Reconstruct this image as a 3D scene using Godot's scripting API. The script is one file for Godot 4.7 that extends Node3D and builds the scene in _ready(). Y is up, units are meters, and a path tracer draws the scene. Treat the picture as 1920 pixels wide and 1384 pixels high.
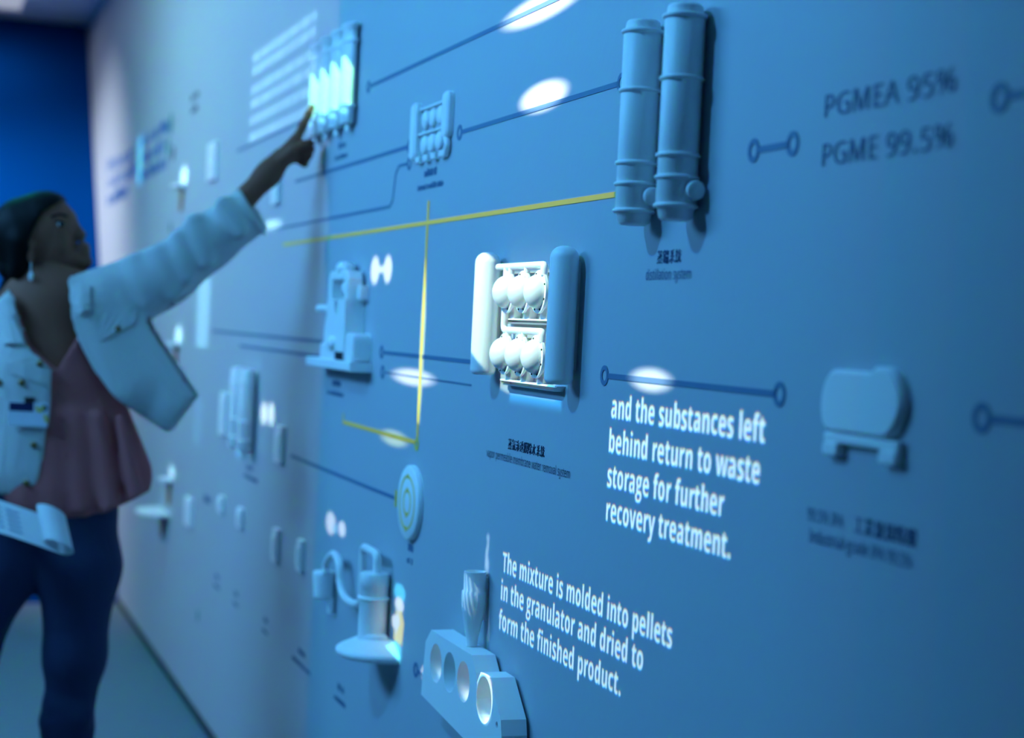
extends Node3D
# An exhibition wall (front face in the plane z = 0, x along the wall, y up) with white relief models and printed lines.
# Two slide projectors hang from the ceiling. Each has a red, a green and a blue lamp behind a slide; what they throw on the wall
# (blue ground, white text, bright dashes) is real light that passes the slides.

const CAM_POS := Vector3(0.0, 1.34, 0.955)
const FOCAL_PX := 3200.0
const CEIL := 3.08

var M := {}
var taken := {}

# ------------------------------------------------------------------ mesh collecting
class MB:
	var v := PackedVector3Array()
	var n := PackedVector3Array()
	var uv := PackedVector2Array()
	func tri(a: Vector3, b: Vector3, c: Vector3, na: Vector3, nb: Vector3, nc: Vector3) -> void:
		var g := (c - a).cross(b - a)
		if g.length_squared() < 1e-20:
			return
		if g.dot(na + nb + nc) < 0.0:
			v.append(a); v.append(c); v.append(b)
			n.append(na); n.append(nc); n.append(nb)
		else:
			v.append(a); v.append(b); v.append(c)
			n.append(na); n.append(nb); n.append(nc)
	func flat_tri(a: Vector3, b: Vector3, c: Vector3, out: Vector3) -> void:
		var g := (c - a).cross(b - a).normalized()
		if g.dot(out) < 0.0:
			g = -g
		tri(a, b, c, g, g, g)
	func quad(a: Vector3, b: Vector3, c: Vector3, d: Vector3, out: Vector3) -> void:
		flat_tri(a, b, c, out); flat_tri(a, c, d, out)
	func squad(a: Vector3, b: Vector3, c: Vector3, d: Vector3, na: Vector3, nb: Vector3, nc: Vector3, nd: Vector3) -> void:
		tri(a, b, c, na, nb, nc); tri(a, c, d, na, nc, nd)
	# a turned shape: profile of (radius, height) pairs; axis 0 = y, 1 = z (out of the wall), 2 = x
	func lathe(at: Vector3, prof: Array, axis := 0, sx := 1.0, sz := 1.0, segs := 28, a0 := 0.0, a1 := TAU) -> void:
		var cnt := prof.size()
		var segn: Array = []
		for i in cnt - 1:
			var d: Vector2 = prof[i + 1] - prof[i]
			segn.append(Vector2(d.y, -d.x).normalized())
		var pn: Array = []
		for i in cnt - 1:
			var s: Vector2 = segn[i]
			var lo := s
			var hi := s
			if i > 0 and s.dot(segn[i - 1]) > 0.6:
				lo = (s + segn[i - 1]).normalized()
			if i < cnt - 2 and s.dot(segn[i + 1]) > 0.6:
				hi = (s + segn[i + 1]).normalized()
			pn.append([lo, hi])
		for k in segs:
			var t0 := a0 + (a1 - a0) * k / segs
			var t1 := a0 + (a1 - a0) * (k + 1) / segs
			for i in cnt - 1:
				var p0: Vector2 = prof[i]
				var p1: Vector2 = prof[i + 1]
				squad(_lp(at, p0, t0, axis, sx, sz), _lp(at, p0, t1, axis, sx, sz), _lp(at, p1, t1, axis, sx, sz), _lp(at, p1, t0, axis, sx, sz),
					_ln(pn[i][0], t0, axis, sx, sz), _ln(pn[i][0], t1, axis, sx, sz), _ln(pn[i][1], t1, axis, sx, sz), _ln(pn[i][1], t0, axis, sx, sz))
	func _ax(q: Vector3, axis: int) -> Vector3:
		if axis == 1:
			return Vector3(q.x, -q.z, q.y)
		if axis == 2:
			return Vector3(q.y, q.x, q.z)
		return q
	func _lp(at: Vector3, p: Vector2, t: float, axis: int, sx: float, sz: float) -> Vector3:
		return at + _ax(Vector3(p.x * cos(t) * sx, p.y, p.x * sin(t) * sz), axis)
	func _ln(s: Vector2, t: float, axis: int, sx: float, sz: float) -> Vector3:
		return _ax(Vector3(s.x * cos(t) / sx, s.y, s.x * sin(t) / sz), axis).normalized()
	# an outline in the wall's plane drawn out from z0 to z1, its front edge chamfered
	func extrude(poly: PackedVector2Array, z0: float, z1: float, bevel := 0.0) -> void:
		var cnt := poly.size()
		var area := 0.0
		for i in cnt:
			area += poly[i].cross(poly[(i + 1) % cnt])
		var sgn := 1.0 if area > 0.0 else -1.0
		var inner := PackedVector2Array()
		for i in cnt:
			var e0 := (poly[i] - poly[(i + cnt - 1) % cnt]).normalized()
			var e1 := (poly[(i + 1) % cnt] - poly[i]).normalized()
			var n0 := Vector2(-e0.y, e0.x) * sgn
			var n1 := Vector2(-e1.y, e1.x) * sgn
			var m := (n0 + n1).normalized()
			inner.append(poly[i] + m * (bevel / maxf(0.35, m.dot(n0))))
		for i in cnt:
			var j := (i + 1) % cnt
			var e := (poly[j] - poly[i]).normalized()
			var o := Vector3(e.y, -e.x, 0.0) * sgn
			quad(Vector3(poly[i].x, poly[i].y, z0), Vector3(poly[j].x, poly[j].y, z0), Vector3(poly[j].x, poly[j].y, z1 - bevel), Vector3(poly[i].x, poly[i].y, z1 - bevel), o)
			if bevel > 0.0:
				quad(Vector3(poly[i].x, poly[i].y, z1 - bevel), Vector3(poly[j].x, poly[j].y, z1 - bevel), Vector3(inner[j].x, inner[j].y, z1), Vector3(inner[i].x, inner[i].y, z1), o + Vector3(0, 0, 1))
		var ids := Geometry2D.triangulate_polygon(inner)
		for i in range(0, ids.size(), 3):
			flat_tri(Vector3(inner[ids[i]].x, inner[ids[i]].y, z1), Vector3(inner[ids[i + 1]].x, inner[ids[i + 1]].y, z1), Vector3(inner[ids[i + 2]].x, inner[ids[i + 2]].y, z1), Vector3(0, 0, 1))
			flat_tri(Vector3(poly[ids[i]].x, poly[ids[i]].y, z0), Vector3(poly[ids[i + 1]].x, poly[ids[i + 1]].y, z0), Vector3(poly[ids[i + 2]].x, poly[ids[i + 2]].y, z0), Vector3(0, 0, -1))
	func box(lo: Vector3, hi: Vector3, bevel := 0.0) -> void:
		extrude(PackedVector2Array([Vector2(lo.x, lo.y), Vector2(hi.x, lo.y), Vector2(hi.x, hi.y), Vector2(lo.x, hi.y)]), lo.z, hi.z, bevel)
	func ellipsoid(at: Vector3, r: Vector3, segs := 20, rings := 12) -> void:
		for i in rings:
			for k in segs:
				var q: Array = []
				for c in [[i, k], [i, k + 1], [i + 1, k + 1], [i + 1, k]]:
					var th: float = PI * c[0] / rings
					var ph: float = TAU * c[1] / segs
					q.append(Vector3(sin(th) * cos(ph), cos(th), sin(th) * sin(ph)))
				squad(at + q[0] * r, at + q[1] * r, at + q[2] * r, at + q[3] * r, (q[0] / r).normalized(), (q[1] / r).normalized(), (q[2] / r).normalized(), (q[3] / r).normalized())
	func tube(pts: Array, r: float, segs := 12) -> void:
		var dirs: Array = []
		for i in pts.size():
			var a: Vector3 = pts[maxi(i - 1, 0)]
			var b: Vector3 = pts[mini(i + 1, pts.size() - 1)]
			dirs.append((b - a).normalized())
		var side := (dirs[0] as Vector3).cross(Vector3(0.31, 0.17, 0.93)).normalized()
		var rings: Array = []
		for i in pts.size():
			var d: Vector3 = dirs[i]
			side = (side - d * side.dot(d)).normalized()
			var up := d.cross(side)
			var ring: Array = []
			for k in segs:
				var t := TAU * k / segs
				ring.append(side * cos(t) + up * sin(t))
			rings.append(ring)
		for i in pts.size() - 1:
			for k in segs:
				var j := (k + 1) % segs
				var p: Vector3 = pts[i]
				var q: Vector3 = pts[i + 1]
				squad(p + rings[i][k] * r, p + rings[i][j] * r, q + rings[i + 1][j] * r, q + rings[i + 1][k] * r, rings[i][k], rings[i][j], rings[i + 1][j], rings[i + 1][k])
		for k in segs:
			var j := (k + 1) % segs
			flat_tri(pts[0], pts[0] + rings[0][k] * r, pts[0] + rings[0][j] * r, -dirs[0])
			flat_tri(pts[-1], pts[-1] + rings[-1][k] * r, pts[-1] + rings[-1][j] * r, dirs[-1])
	# a flat bar in the wall's plane between two points
	func bar(a: Vector2, b: Vector2, w: float, z0: float, z1: float) -> void:
		var s := (b - a).normalized().orthogonal() * w * 0.5
		extrude(PackedVector2Array([a + s, a - s, b - s, b + s]), z0, z1)
	func annulus(c: Vector2, r0: float, r1: float, z0: float, z1: float, segs := 36) -> void:
		for k in segs:
			var d0 := Vector2.from_angle(TAU * k / segs)
			var d1 := Vector2.from_angle(TAU * (k + 1) / segs)
			var p := [c + d0 * r0, c + d1 * r0, c + d1 * r1, c + d0 * r1]
			quad(Vector3(p[0].x, p[0].y, z1), Vector3(p[1].x, p[1].y, z1), Vector3(p[2].x, p[2].y, z1), Vector3(p[3].x, p[3].y, z1), Vector3(0, 0, 1))
			quad(Vector3(p[3].x, p[3].y, z0), Vector3(p[2].x, p[2].y, z0), Vector3(p[2].x, p[2].y, z1), Vector3(p[3].x, p[3].y, z1), Vector3(d0.x, d0.y, 0))
			quad(Vector3(p[0].x, p[0].y, z0), Vector3(p[1].x, p[1].y, z0), Vector3(p[1].x, p[1].y, z1), Vector3(p[0].x, p[0].y, z1), -Vector3(d0.x, d0.y, 0))

func mesh_of(mb: MB, origin := Vector3.ZERO) -> ArrayMesh:
	var vv := mb.v.duplicate()
	if origin != Vector3.ZERO:
		for i in vv.size():
			vv[i] -= origin
	var arr := []
	arr.resize(Mesh.ARRAY_MAX)
	arr[Mesh.ARRAY_VERTEX] = vv
	arr[Mesh.ARRAY_NORMAL] = mb.n
	if mb.uv.size() == vv.size():
		arr[Mesh.ARRAY_TEX_UV] = mb.uv
	var am := ArrayMesh.new()
	am.add_surface_from_arrays(Mesh.PRIMITIVE_TRIANGLES, arr)
	return am

# ------------------------------------------------------------------ naming and placing
func numbered(called: String) -> String:
	var k: int = taken.get(called, 0)
	taken[called] = k + 1
	return called if k == 0 else "%s_%03d" % [called, k]

func tag(o: Node, label: String, category: String, group := "") -> void:
	o.set_meta("label", label)
	o.set_meta("category", category)
	if group:
		o.set_meta("group", group)

func thing(called: String, label: String, category: String, at := Vector3.ZERO, group := "") -> Node3D:
	var o := Node3D.new()
	o.name = numbered(called)
	add_child(o)
	o.position = at
	tag(o, label, category, group)
	return o

# a mesh given in the wall's coordinates, hung under its thing (or under a part of it)
func part(called: String, mb: MB, m: Material, parent: Node3D) -> MeshInstance3D:
	var o := MeshInstance3D.new()
	o.name = called
	var org := Vector3.ZERO
	var up: Node = parent
	while up != self and up is Node3D:
		org += (up as Node3D).position
		up = up.get_parent()
	o.mesh = mesh_of(mb, org)
	o.material_override = m
	parent.add_child(o, true)
	return o

func struct(called: String, mb: MB, m: Material) -> MeshInstance3D:
	var o := MeshInstance3D.new()
	o.name = called
	o.mesh = mesh_of(mb)
	o.material_override = m
	o.set_meta("kind", "structure")
	add_child(o)
	return o

func mat(key: String, c: Color, rough := 0.6, spec := 0.5) -> StandardMaterial3D:
	var m := StandardMaterial3D.new()
	m.resource_name = key
	m.albedo_color = c
	m.roughness = rough
	m.metallic_specular = spec
	M[key] = m
	return m

func grain(m: StandardMaterial3D, freq: float, depth_cm: float, size: float, seed_ := 3) -> void:
	var nz := FastNoiseLite.new()
	nz.seed = seed_
	nz.frequency = freq
	nz.fractal_octaves = 3
	var t := NoiseTexture2D.new()
	t.width = 256
	t.height = 256
	t.seamless = true
	t.noise = nz
	m.heightmap_enabled = true
	m.heightmap_texture = t
	m.heightmap_scale = depth_cm
	m.uv1_triplanar = true
	m.uv1_scale = Vector3.ONE / size

func materials() -> void:
	grain(mat("wall_paint_dimmed", Color(0.69, 0.72, 0.75), 0.6), 0.03, 0.02, 0.25)  # wall darkened and blued, in place of paler light thrown on the models
	grain(mat("model_white", Color(0.96, 0.955, 0.945), 0.5), 0.05, 0.004, 0.06)
	grain(mat("floor_vinyl", Color(0.50, 0.52, 0.55), 0.45), 0.02, 0.02, 0.5)
	mat("ceiling_paint", Color(0.9, 0.9, 0.9), 0.9)
	mat("room_paint", Color(0.42, 0.44, 0.48), 0.9)
	mat("blue_paint", Color(0.0, 0.24, 0.50), 0.9, 0.05)
	mat("floor_shade_black", Color(0.1, 0.11, 0.12), 0.5)
	mat("print_blue", Color(0.33, 0.47, 0.60), 0.6)
	mat("print_dark", Color(0.22, 0.36, 0.52), 0.6)
	mat("print_black", Color(0.13, 0.21, 0.33), 0.6)
	mat("print_title", Color(0.30, 0.46, 0.70), 0.6)
	mat("print_teal", Color(0.25, 0.55, 0.55), 0.6)
	mat("print_yellow", Color(0.93, 0.80, 0.33), 0.6)
	mat("shade_orange", Color(0.75, 0.52, 0.42), 0.6)  # tint of the shadow under the ledges
	mat("dark_gap", Color(0.2, 0.2, 0.2), 0.8)
	mat("metal_black", Color(0.12, 0.12, 0.13), 0.45)
	mat("skin", Color(0.56, 0.35, 0.28), 0.6, 0.2)
	mat("lip", Color(0.58, 0.32, 0.30), 0.45)
	mat("hair", Color(0.05, 0.04, 0.04), 0.6, 0.25)
	mat("eye_white", Color(0.85, 0.84, 0.82), 0.25)
	mat("iris", Color(0.07, 0.05, 0.04), 0.2)
	grain(mat("denim_white", Color(0.80, 0.79, 0.77), 0.85), 0.06, 0.06, 0.05)
	grain(mat("jeans", Color(0.13, 0.19, 0.33), 0.85), 0.06, 0.06, 0.05)
	grain(mat("blouse", Color(0.74, 0.38, 0.37), 0.8), 0.05, 0.05, 0.08)
	mat("paper", Color(0.9, 0.9, 0.9), 0.7)
	mat("badge_card", Color(0.86, 0.88, 0.92), 0.4)
	mat("badge_navy", Color(0.08, 0.14, 0.32), 0.4)
	mat("badge_yellow", Color(0.85, 0.75, 0.15), 0.4)
	mat("brass", Color(0.55, 0.45, 0.28), 0.4).metallic = 0.8
	mat("pearl", Color(0.9, 0.92, 0.92), 0.2)
	mat("shoe", Color(0.12, 0.12, 0.13), 0.6)
# ------------------------------------------------------------------ building it all
func _ready() -> void:
	# camera: 55 mm on a 24 mm high frame, held at breast height, a metre from the wall and looking along it
	var cam := Camera3D.new()
	cam.name = "camera"
	add_child(cam)
	cam.transform = Transform3D(Basis(Vector3(0.3322095, 0.04928374, -0.94191717), Vector3(-0.03741475, 0.99853654, 0.03905023), Vector3(0.94246325, 0.02226874, 0.33356726)), CAM_POS)
	var lens := CameraAttributesPhysical.new()
	lens.frustum_focal_length = 12.0 * FOCAL_PX / 692.0
	lens.frustum_focus_distance = 2.64
	lens.exposure_aperture = 2.4
	cam.attributes = lens
	cam.current = true
	var we := WorldEnvironment.new()
	we.name = "environment"
	var e := Environment.new()
	e.background_mode = Environment.BG_COLOR
	e.background_color = Color.BLACK
	e.tonemap_mode = Environment.TONE_MAPPER_LINEAR
	e.tonemap_exposure = 1.12
	e.sdfgi_enabled = true
	e.ssao_enabled = true
	e.ssil_enabled = true
	we.environment = e
	add_child(we)
	materials()
	room()
	ceiling_lamp("square ceiling light panel near the sloping blue wall", Vector3(-10.1, CEIL, 0.72), Vector2(0.58, 0.6), Color(0.95, 0.96, 1.0), 0.25, 0.3)
	unseen_wash_lamp("long unseen blue lamp lighting the display wall from the room side", Vector3(-4.3, 2.5, 2.4), Vector3(-4.2, 0.6, 0.0), Vector2(2.2, 0.5), Color(0.37, 0.71, 1.0), 6.3, 0.9)
	unseen_spot("unseen white spotlight aimed at the far end of the display wall", Vector3(-9.2, CEIL, 2.1), Vector3(-9.5, 0.95, 0.0))
	slides()
	print("slides done ", Time.get_ticks_msec())
	wall_prints()
	evaporator()
	columns()
	granulator()
	reactor()
	pump()
	bottles()
	flat_module()
	dial()
	wagon()
	far_models()
	print("models done ", Time.get_ticks_msec())
	person()
	print("person done ", Time.get_ticks_msec())

func room() -> void:
	var b := MB.new()
	b.extrude(PackedVector2Array([V2(-11.4, -0.1), V2(3.2, -0.1), V2(3.2, CEIL + 0.1), V2(-11.4, CEIL + 0.1)]), -0.2, 0.0)
	struct("wall_right", b, M.wall_paint_dimmed)
	b = MB.new()
	b.box(Vector3(-11.4, -0.2, 0.0), Vector3(3.2, 0.0, 5.2))
	struct("floor", b, M.floor_vinyl)
	b = MB.new()
	b.box(Vector3(-11.4, CEIL, 0.0), Vector3(3.2, CEIL + 0.2, 5.2))
	struct("ceiling", b, M.ceiling_paint)
	b = MB.new()
	b.box(Vector3(-11.4, 0.0, 5.0), Vector3(3.2, CEIL, 5.2))
	struct("wall_left", b, M.room_paint)
	b = MB.new()
	b.box(Vector3(3.0, 0.0, 0.0), Vector3(3.2, CEIL, 5.0))
	struct("wall_back", b, M.room_paint)
	# the blue wall at the end leans back like the underside of a stair
	b = MB.new()
	var s := PackedVector2Array([V2(-7.98, 0.0), V2(-10.82, CEIL), V2(-11.3, CEIL), V2(-11.3, 0.0)])
	b.extrude(s, 0.0, 5.0)
	struct("wall_end", b, M.blue_paint)
	b = MB.new()
	b.box(Vector3(-8.0, 0.0, 0.0), Vector3(3.0, 0.022, 0.006))  # black strip in place of the soft shadow along the floor edge
	struct("floor_edge_shade", b, M.floor_shade_black)

func ceiling_lamp(label: String, at: Vector3, size: Vector2, c: Color, energy: float, glow: float) -> void:
	var o := thing("ceiling_light", label, "ceiling light", at)
	var f := MB.new()
	var hx := size.x * 0.5
	var hz := size.y * 0.5
	for q in [[-hx - 0.03, hx + 0.03, -hz - 0.03, -hz], [-hx - 0.03, hx + 0.03, hz, hz + 0.03], [-hx - 0.03, -hx, -hz, hz], [hx, hx + 0.03, -hz, hz]]:
		f.box(at + Vector3(q[0], -0.025, q[2]), at + Vector3(q[1], 0.0, q[3]))
	part("frame", f, M.ceiling_paint, o)
	var d := MB.new()
	d.box(at + Vector3(-hx, -0.012, -hz), at + Vector3(hx, 0.0, hz))
	var m := StandardMaterial3D.new()
	m.resource_name = "lamp_diffuser"
	m.albedo_color = Color(0.9, 0.9, 0.9)
	m.emission_enabled = true
	m.emission = c
	m.emission_energy_multiplier = glow
	part("lamp_diffuser", d, m, o)
	var a := AreaLight3D.new()
	a.name = "panel_light"
	a.area_size = size
	a.area_normalize_energy = true
	a.light_color = c
	a.light_energy = energy
	a.shadow_enabled = true
	o.add_child(a)
	a.position = Vector3(0, -0.03, 0)
	a.rotation = Vector3(-PI / 2, 0, 0)

# long lamp on drop rods, out of view, placed to lighten the wall's shadows
func unseen_wash_lamp(label: String, at: Vector3, aim: Vector3, size: Vector2, c: Color, energy: float, glow: float) -> void:
	var o := thing("unseen_blue_lamp", label, "ceiling light", at)
	var bas := Basis.looking_at(aim - at, Vector3.UP)
	var hx := size.x * 0.5
	var hy := size.y * 0.5
	var hs := MB.new()
	hs.box(Vector3(-hx - 0.03, -hy - 0.03, 0.02), Vector3(hx + 0.03, hy + 0.03, 0.08))
	hs.box(Vector3(-hx - 0.03, hy, -0.03), Vector3(hx + 0.03, hy + 0.03, 0.02))
	hs.box(Vector3(-hx - 0.03, -hy - 0.03, -0.03), Vector3(hx + 0.03, -hy, 0.02))
	var d := MB.new()
	d.box(Vector3(-hx, -hy, 0.0), Vector3(hx, hy, 0.02))
	for q in [hs, d]:
		for i in q.v.size():
			q.v[i] = at + bas * q.v[i]
			q.n[i] = bas * q.n[i]
	part("housing", hs, M.metal_black, o)
	var m := StandardMaterial3D.new()
	m.resource_name = "lamp_diffuser_blue"
	m.albedo_color = Color(0.9, 0.9, 0.9)
	m.emission_enabled = true
	m.emission = c
	m.emission_energy_multiplier = glow
	part("lamp_diffuser", d, m, o)
	for x in [-hx * 0.7, hx * 0.7]:
		var r := MB.new()
		r.tube([at + Vector3(x, 0.1, 0.07), Vector3(at.x + x, CEIL, at.z + 0.07)], 0.01)
		part("drop_rod", r, M.metal_black, o)
	var a := AreaLight3D.new()
	a.name = "unseen_blue_light"
	a.area_size = size
	a.area_normalize_energy = true
	a.light_color = c
	a.light_energy = energy
	a.shadow_enabled = true
	o.add_child(a)
	a.basis = bas
	a.position = bas * Vector3(0, 0, -0.01)

func unseen_spot(label: String, at: Vector3, aim: Vector3) -> void:  # out of view, placed to whiten the far end of the wall
	var o := thing("unseen_spotlight", label, "spotlight", at)
	var d := (aim - at).normalized()
	var head := at + Vector3(0, -0.14, 0)
	var b := MB.new()
	b.tube([at, head], 0.012)
	b.tube([at, at + Vector3(0, -0.015, 0)], 0.05)
	part("arm", b, M.metal_black, o)
	b = MB.new()
	b.tube([head - d * 0.09, head + d * 0.03], 0.045, 20)
	part("housing", b, M.metal_black, o)
	b = MB.new()
	b.tube([head + d * 0.03, head + d * 0.034], 0.036, 20)
	var m := StandardMaterial3D.new()
	m.resource_name = "spot_lens"
	m.albedo_color = Color(0.9, 0.9, 0.9)
	m.emission_enabled = true
	m.emission = Color(0.95, 0.95, 1.0)
	m.emission_energy_multiplier = 1.0
	part("lamp_lens", b, m, o)
	var l := SpotLight3D.new()
	l.name = "spot_beam"
	l.light_color = Color(0.93, 0.95, 1.0)
	l.light_energy = 8.5
	l.light_size = 0.03
	l.spot_angle = 42.0
	l.spot_angle_attenuation = 1.0
	l.spot_range = 12.0
	l.shadow_enabled = true
	o.add_child(l)
	l.look_at_from_position(head + d * 0.08, aim, Vector3.UP)

func slides() -> void:
	var white := Color(0.95, 0.97, 0.97)
	var text := Color(0.60, 0.86, 0.95)
	# first projector: the near part of the wall
	var L := Vector3(-2.42, 2.97, 1.7)
	var s := Slide.new(2048, -4.42, -0.75, 0.15, 2.48)
	var ground := Color(0.0156, 0.066, 0.144)
	s.ground(ground, -4.10, -1.02, 0.17, 2.46, 0.05, 0.8)
	# one bright window of light over the first tank and the pods, with a cyan edge below
	s.rect(-2.70, -2.465, 1.226, 1.242, Color(0.04, 0.36, 0.75), 0.012)
	s.polygon(PackedVector2Array([V2(-2.812, 1.262), V2(-2.768, 1.244), V2(-2.72, 1.236), V2(-2.49, 1.236), V2(-2.486, 1.44), V2(-2.812, 1.44)]), Color(0.36, 0.50, 0.45), 0.005)
	# the swept light on the flow lines
	s.ellipse(-2.613, 1.7225, 0.098, 0.022, white, 0.4)
	s.ellipse(-2.13, 1.2825, 0.060, 0.0145, Color(0.85, 0.93, 0.93), 0.5)
	s.ellipse(-2.645, 1.872, 0.16, 0.0205, white, 0.45)
	s.ellipse(-3.295, 1.2375, 0.135, 0.0155, white, 0.45)
	s.ellipse(-3.413, 1.106, 0.095, 0.015, Color(0.50, 0.62, 0.36), 0.5)
	s.ellipse(-3.628, 1.458, 0.036, 0.030, white, 0.25)
	s.ellipse(-3.522, 1.4585, 0.032, 0.029, white, 0.25)
	s.rect(-3.60, -3.55, 1.452, 1.466, white, 0.006)
	s.ellipse(-3.926, 0.866, 0.048, 0.026, white, 0.25)
	s.rect(-3.90, -3.86, 0.852, 0.866, Color(0.3, 0.7, 0.95), 0.008)
	s.ellipse(-3.815, 0.866, 0.034, 0.0175, white, 0.25)
	s.ellipse(-3.105, 0.676, 0.030, 0.0155, white, 0.35)
	# yellow light along the yellow lines
	s.rect(-4.05, -2.29, 1.5400, 1.5490, Color(0.10, 0.125, 0.14), 0.002)
	s.rect(-3.2425, -3.2315, 1.12, 1.588, Color(0.09, 0.115, 0.14), 0.003)
	s.rect(-3.85, -3.25, 1.1055, 1.1145, Color(0.09, 0.115, 0.14), 0.002)
	s.polygon(PackedVector2Array([V2(-3.237, 1.47), V2(-3.252, 1.36), V2(-3.250, 1.22), V2(-3.241, 1.15), V2(-3.231, 1.15), V2(-3.223, 1.22), V2(-3.222, 1.36)]), Color(0.62, 0.80, 0.50), 0.007)
	# four green bars for the bottles, each with a blue foot
	for k in 4:
		var x: float = -3.918 - k * 0.114
		s.polygon(PackedVector2Array([V2(x - 0.048, 1.826), V2(x + 0.056, 1.826), V2(x + 0.056, 1.916), V2(x + 0.02, 1.938), V2(x - 0.046, 1.94)]), Color(0.30, 1.0, 0.42), 0.004)
		s.rect(x - 0.042, x + 0.042, 1.804, 1.818, Color(0.15, 0.55, 0.85), 0.005)
	# the little worker beside the reactor: blue helmet and legs, white face and hand, yellow vest
	s.ellipse(-3.312, 0.800, 0.042, 0.018, Color(0.10, 0.70, 1.0), 0.2)
	s.ellipse(-3.310, 0.776, 0.032, 0.015, Color(1.0, 1.0, 1.0), 0.2)
	s.polygon(PackedVector2Array([V2(-3.34, 0.70), V2(-3.278, 0.698), V2(-3.270, 0.745), V2(-3.29, 0.766), V2(-3.335, 0.76)]), Color(1.0, 0.78, 0.05), 0.004)
	s.ellipse(-3.338, 0.737, 0.022, 0.014, Color(0.95, 0.97, 0.98), 0.2)
	s.polygon(PackedVector2Array([V2(-3.338, 0.735), V2(-3.325, 0.712), V2(-3.30, 0.74), V2(-3.315, 0.765)]), Color(0.9, 0.95, 0.9), 0.004)
	s.rect(-3.335, -3.292, 0.694, 0.70, Color(0.2, 0.75, 0.3), 0.004)
	s.rect(-3.335, -3.282, 0.662, 0.694, Color(0.12, 0.75, 1.0), 0.004)
	# steam over the hopper
	for e in [[-2.778, 0.935, 0.010, 0.012, 0.6], [-2.782, 0.952, 0.007, 0.012, 0.5], [-2.777, 0.968, 0.006, 0.010, 0.45], [-2.779, 0.982, 0.008, 0.006, 0.4]]:
		s.ellipse(e[0], e[1], e[2], e[3], Color(0.5, 0.72, 0.85), 0.8, e[4])
	# bright ring and glints that the show throws at the granulator
	s.ellipse(-2.623, 0.676, 0.0435, 0.0435, Color(0.58, 0.82, 0.88), 0.06, 0.9)
	s.ellipse(-2.627, 0.673, 0.0375, 0.0375, ground, 0.06)
	s.ellipse(-2.618, 0.654, 0.026, 0.018, Color(0.65, 0.9, 0.92), 0.5, 0.9)
	for k in 6:
		s.polygon(PackedVector2Array([V2(-2.80 + k * 0.008, 0.870), V2(-2.797 + k * 0.008, 0.870), V2(-2.786 + k * 0.008, 0.808), V2(-2.789 + k * 0.008, 0.808)]), Color(0.2, 0.36, 0.46), 0.002, 0.7)
	s.ellipse(-2.745, 0.675, 0.022, 0.018, Color(0.6, 0.7, 0.7), 0.6, 0.7)
	s.ellipse(-2.91, 0.68, 0.02, 0.014, Color(0.45, 0.65, 0.7), 0.6, 0.7)
	# words; the three colours miss each other by a millimetre
	var off := [0.0010, 0.0, -0.0013]
	for w in [["and the substances left", -2.262, 1.2225, 0.467], ["behind return to waste", -2.264, 1.173, 0.462], ["storage for further", -2.264, 1.1235, 0.373], ["recovery treatment.", -2.262, 1.0745, 0.395],
			["The mixture is molded into pellets", -2.697, 0.9355, 0.677], ["in the granulator and dried to", -2.698, 0.888, 0.590], ["form the finished product.", -2.702, 0.838, 0.524]]:
		s.letters(text_tris(w[0], w[1], w[2], 0.0455, w[3], true), text, off)
	projector("dark slide projector hung from the ceiling before the twin tanks", L, Vector3(-2.75, 0.3, 0.0), s, 20.0)
	# second projector: the far part of the wall
	var L2 := Vector3(-6.5, 2.72, 2.1)
	var s2 := Slide.new(1300, -10.4, -4.0, -0.05, 3.1)
	s2.ground(Color(0.064, 0.080, 0.104), -10.35, -4.05, 0.0, 3.08, 1.9, 0.06)
	var rng := RandomNumberGenerator.new()
	rng.seed = 5
	for y in [2.115, 2.075, 2.018, 1.975, 1.925, 1.873]:
		var x := -5.2
		while x < -4.36:
			var wd := rng.randf_range(0.05, 0.14)
			s2.rect(x, minf(x + wd, -4.34), y, y + 0.026, Color(0.30, 0.56, 0.70), 0.008, 0.45)
			x += wd + 0.022
	for e in [[-6.515, 1.862, 0.075, 0.035], [-6.47, 1.263, 0.07, 0.032], [-6.49, 0.745, 0.06, 0.022]]:
		s2.ellipse(e[0], e[1], e[2], e[3], Color(0.40, 0.66, 0.74), 0.5)
	s2.rect(-7.95, -7.84, 1.925, 2.13, Color(0.10, 0.52, 0.95), 0.03)
	s2.rect(-7.93, -7.86, 1.98, 2.07, Color(0.10, 0.60, 0.55), 0.03)
	for r in 12:
		s2.rect(-6.05, -5.80, 1.235 + r * 0.0195, 1.247 + r * 0.0195, Color(0.22, 0.46, 0.58), 0.008, 0.8)
	for r in 8:
		s2.rect(-6.02, -5.84, 0.90 + r * 0.02, 0.908 + r * 0.02, Color(0.09, 0.19, 0.30), 0.006, 0.9)
	s2.ellipse(-4.781, 1.072, 0.045, 0.032, Color(0.85, 0.97, 0.97), 0.25)
	s2.ellipse(-4.68, 1.076, 0.042, 0.032, Color(0.85, 0.97, 0.97), 0.25)
	s2.ellipse(-5.17, 1.04, 0.05, 0.03, Color(0.12, 0.4, 0.95), 0.4)
	s2.ellipse(-5.15, 0.985, 0.045, 0.022, Color(0.4, 0.45, 0.4), 0.5)
	s2.ellipse(-5.14, 0.94, 0.04, 0.02, Color(0.12, 0.4, 0.9), 0.5)
	s2.ellipse(-4.80, 1.604, 0.13, 0.016, Color(0.38, 0.62, 0.72), 0.5)
	projector("dark slide projector hung from the ceiling before the far half of the wall", L2, Vector3(-6.5, 1.3, 0.0), s2, 31.0)
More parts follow.
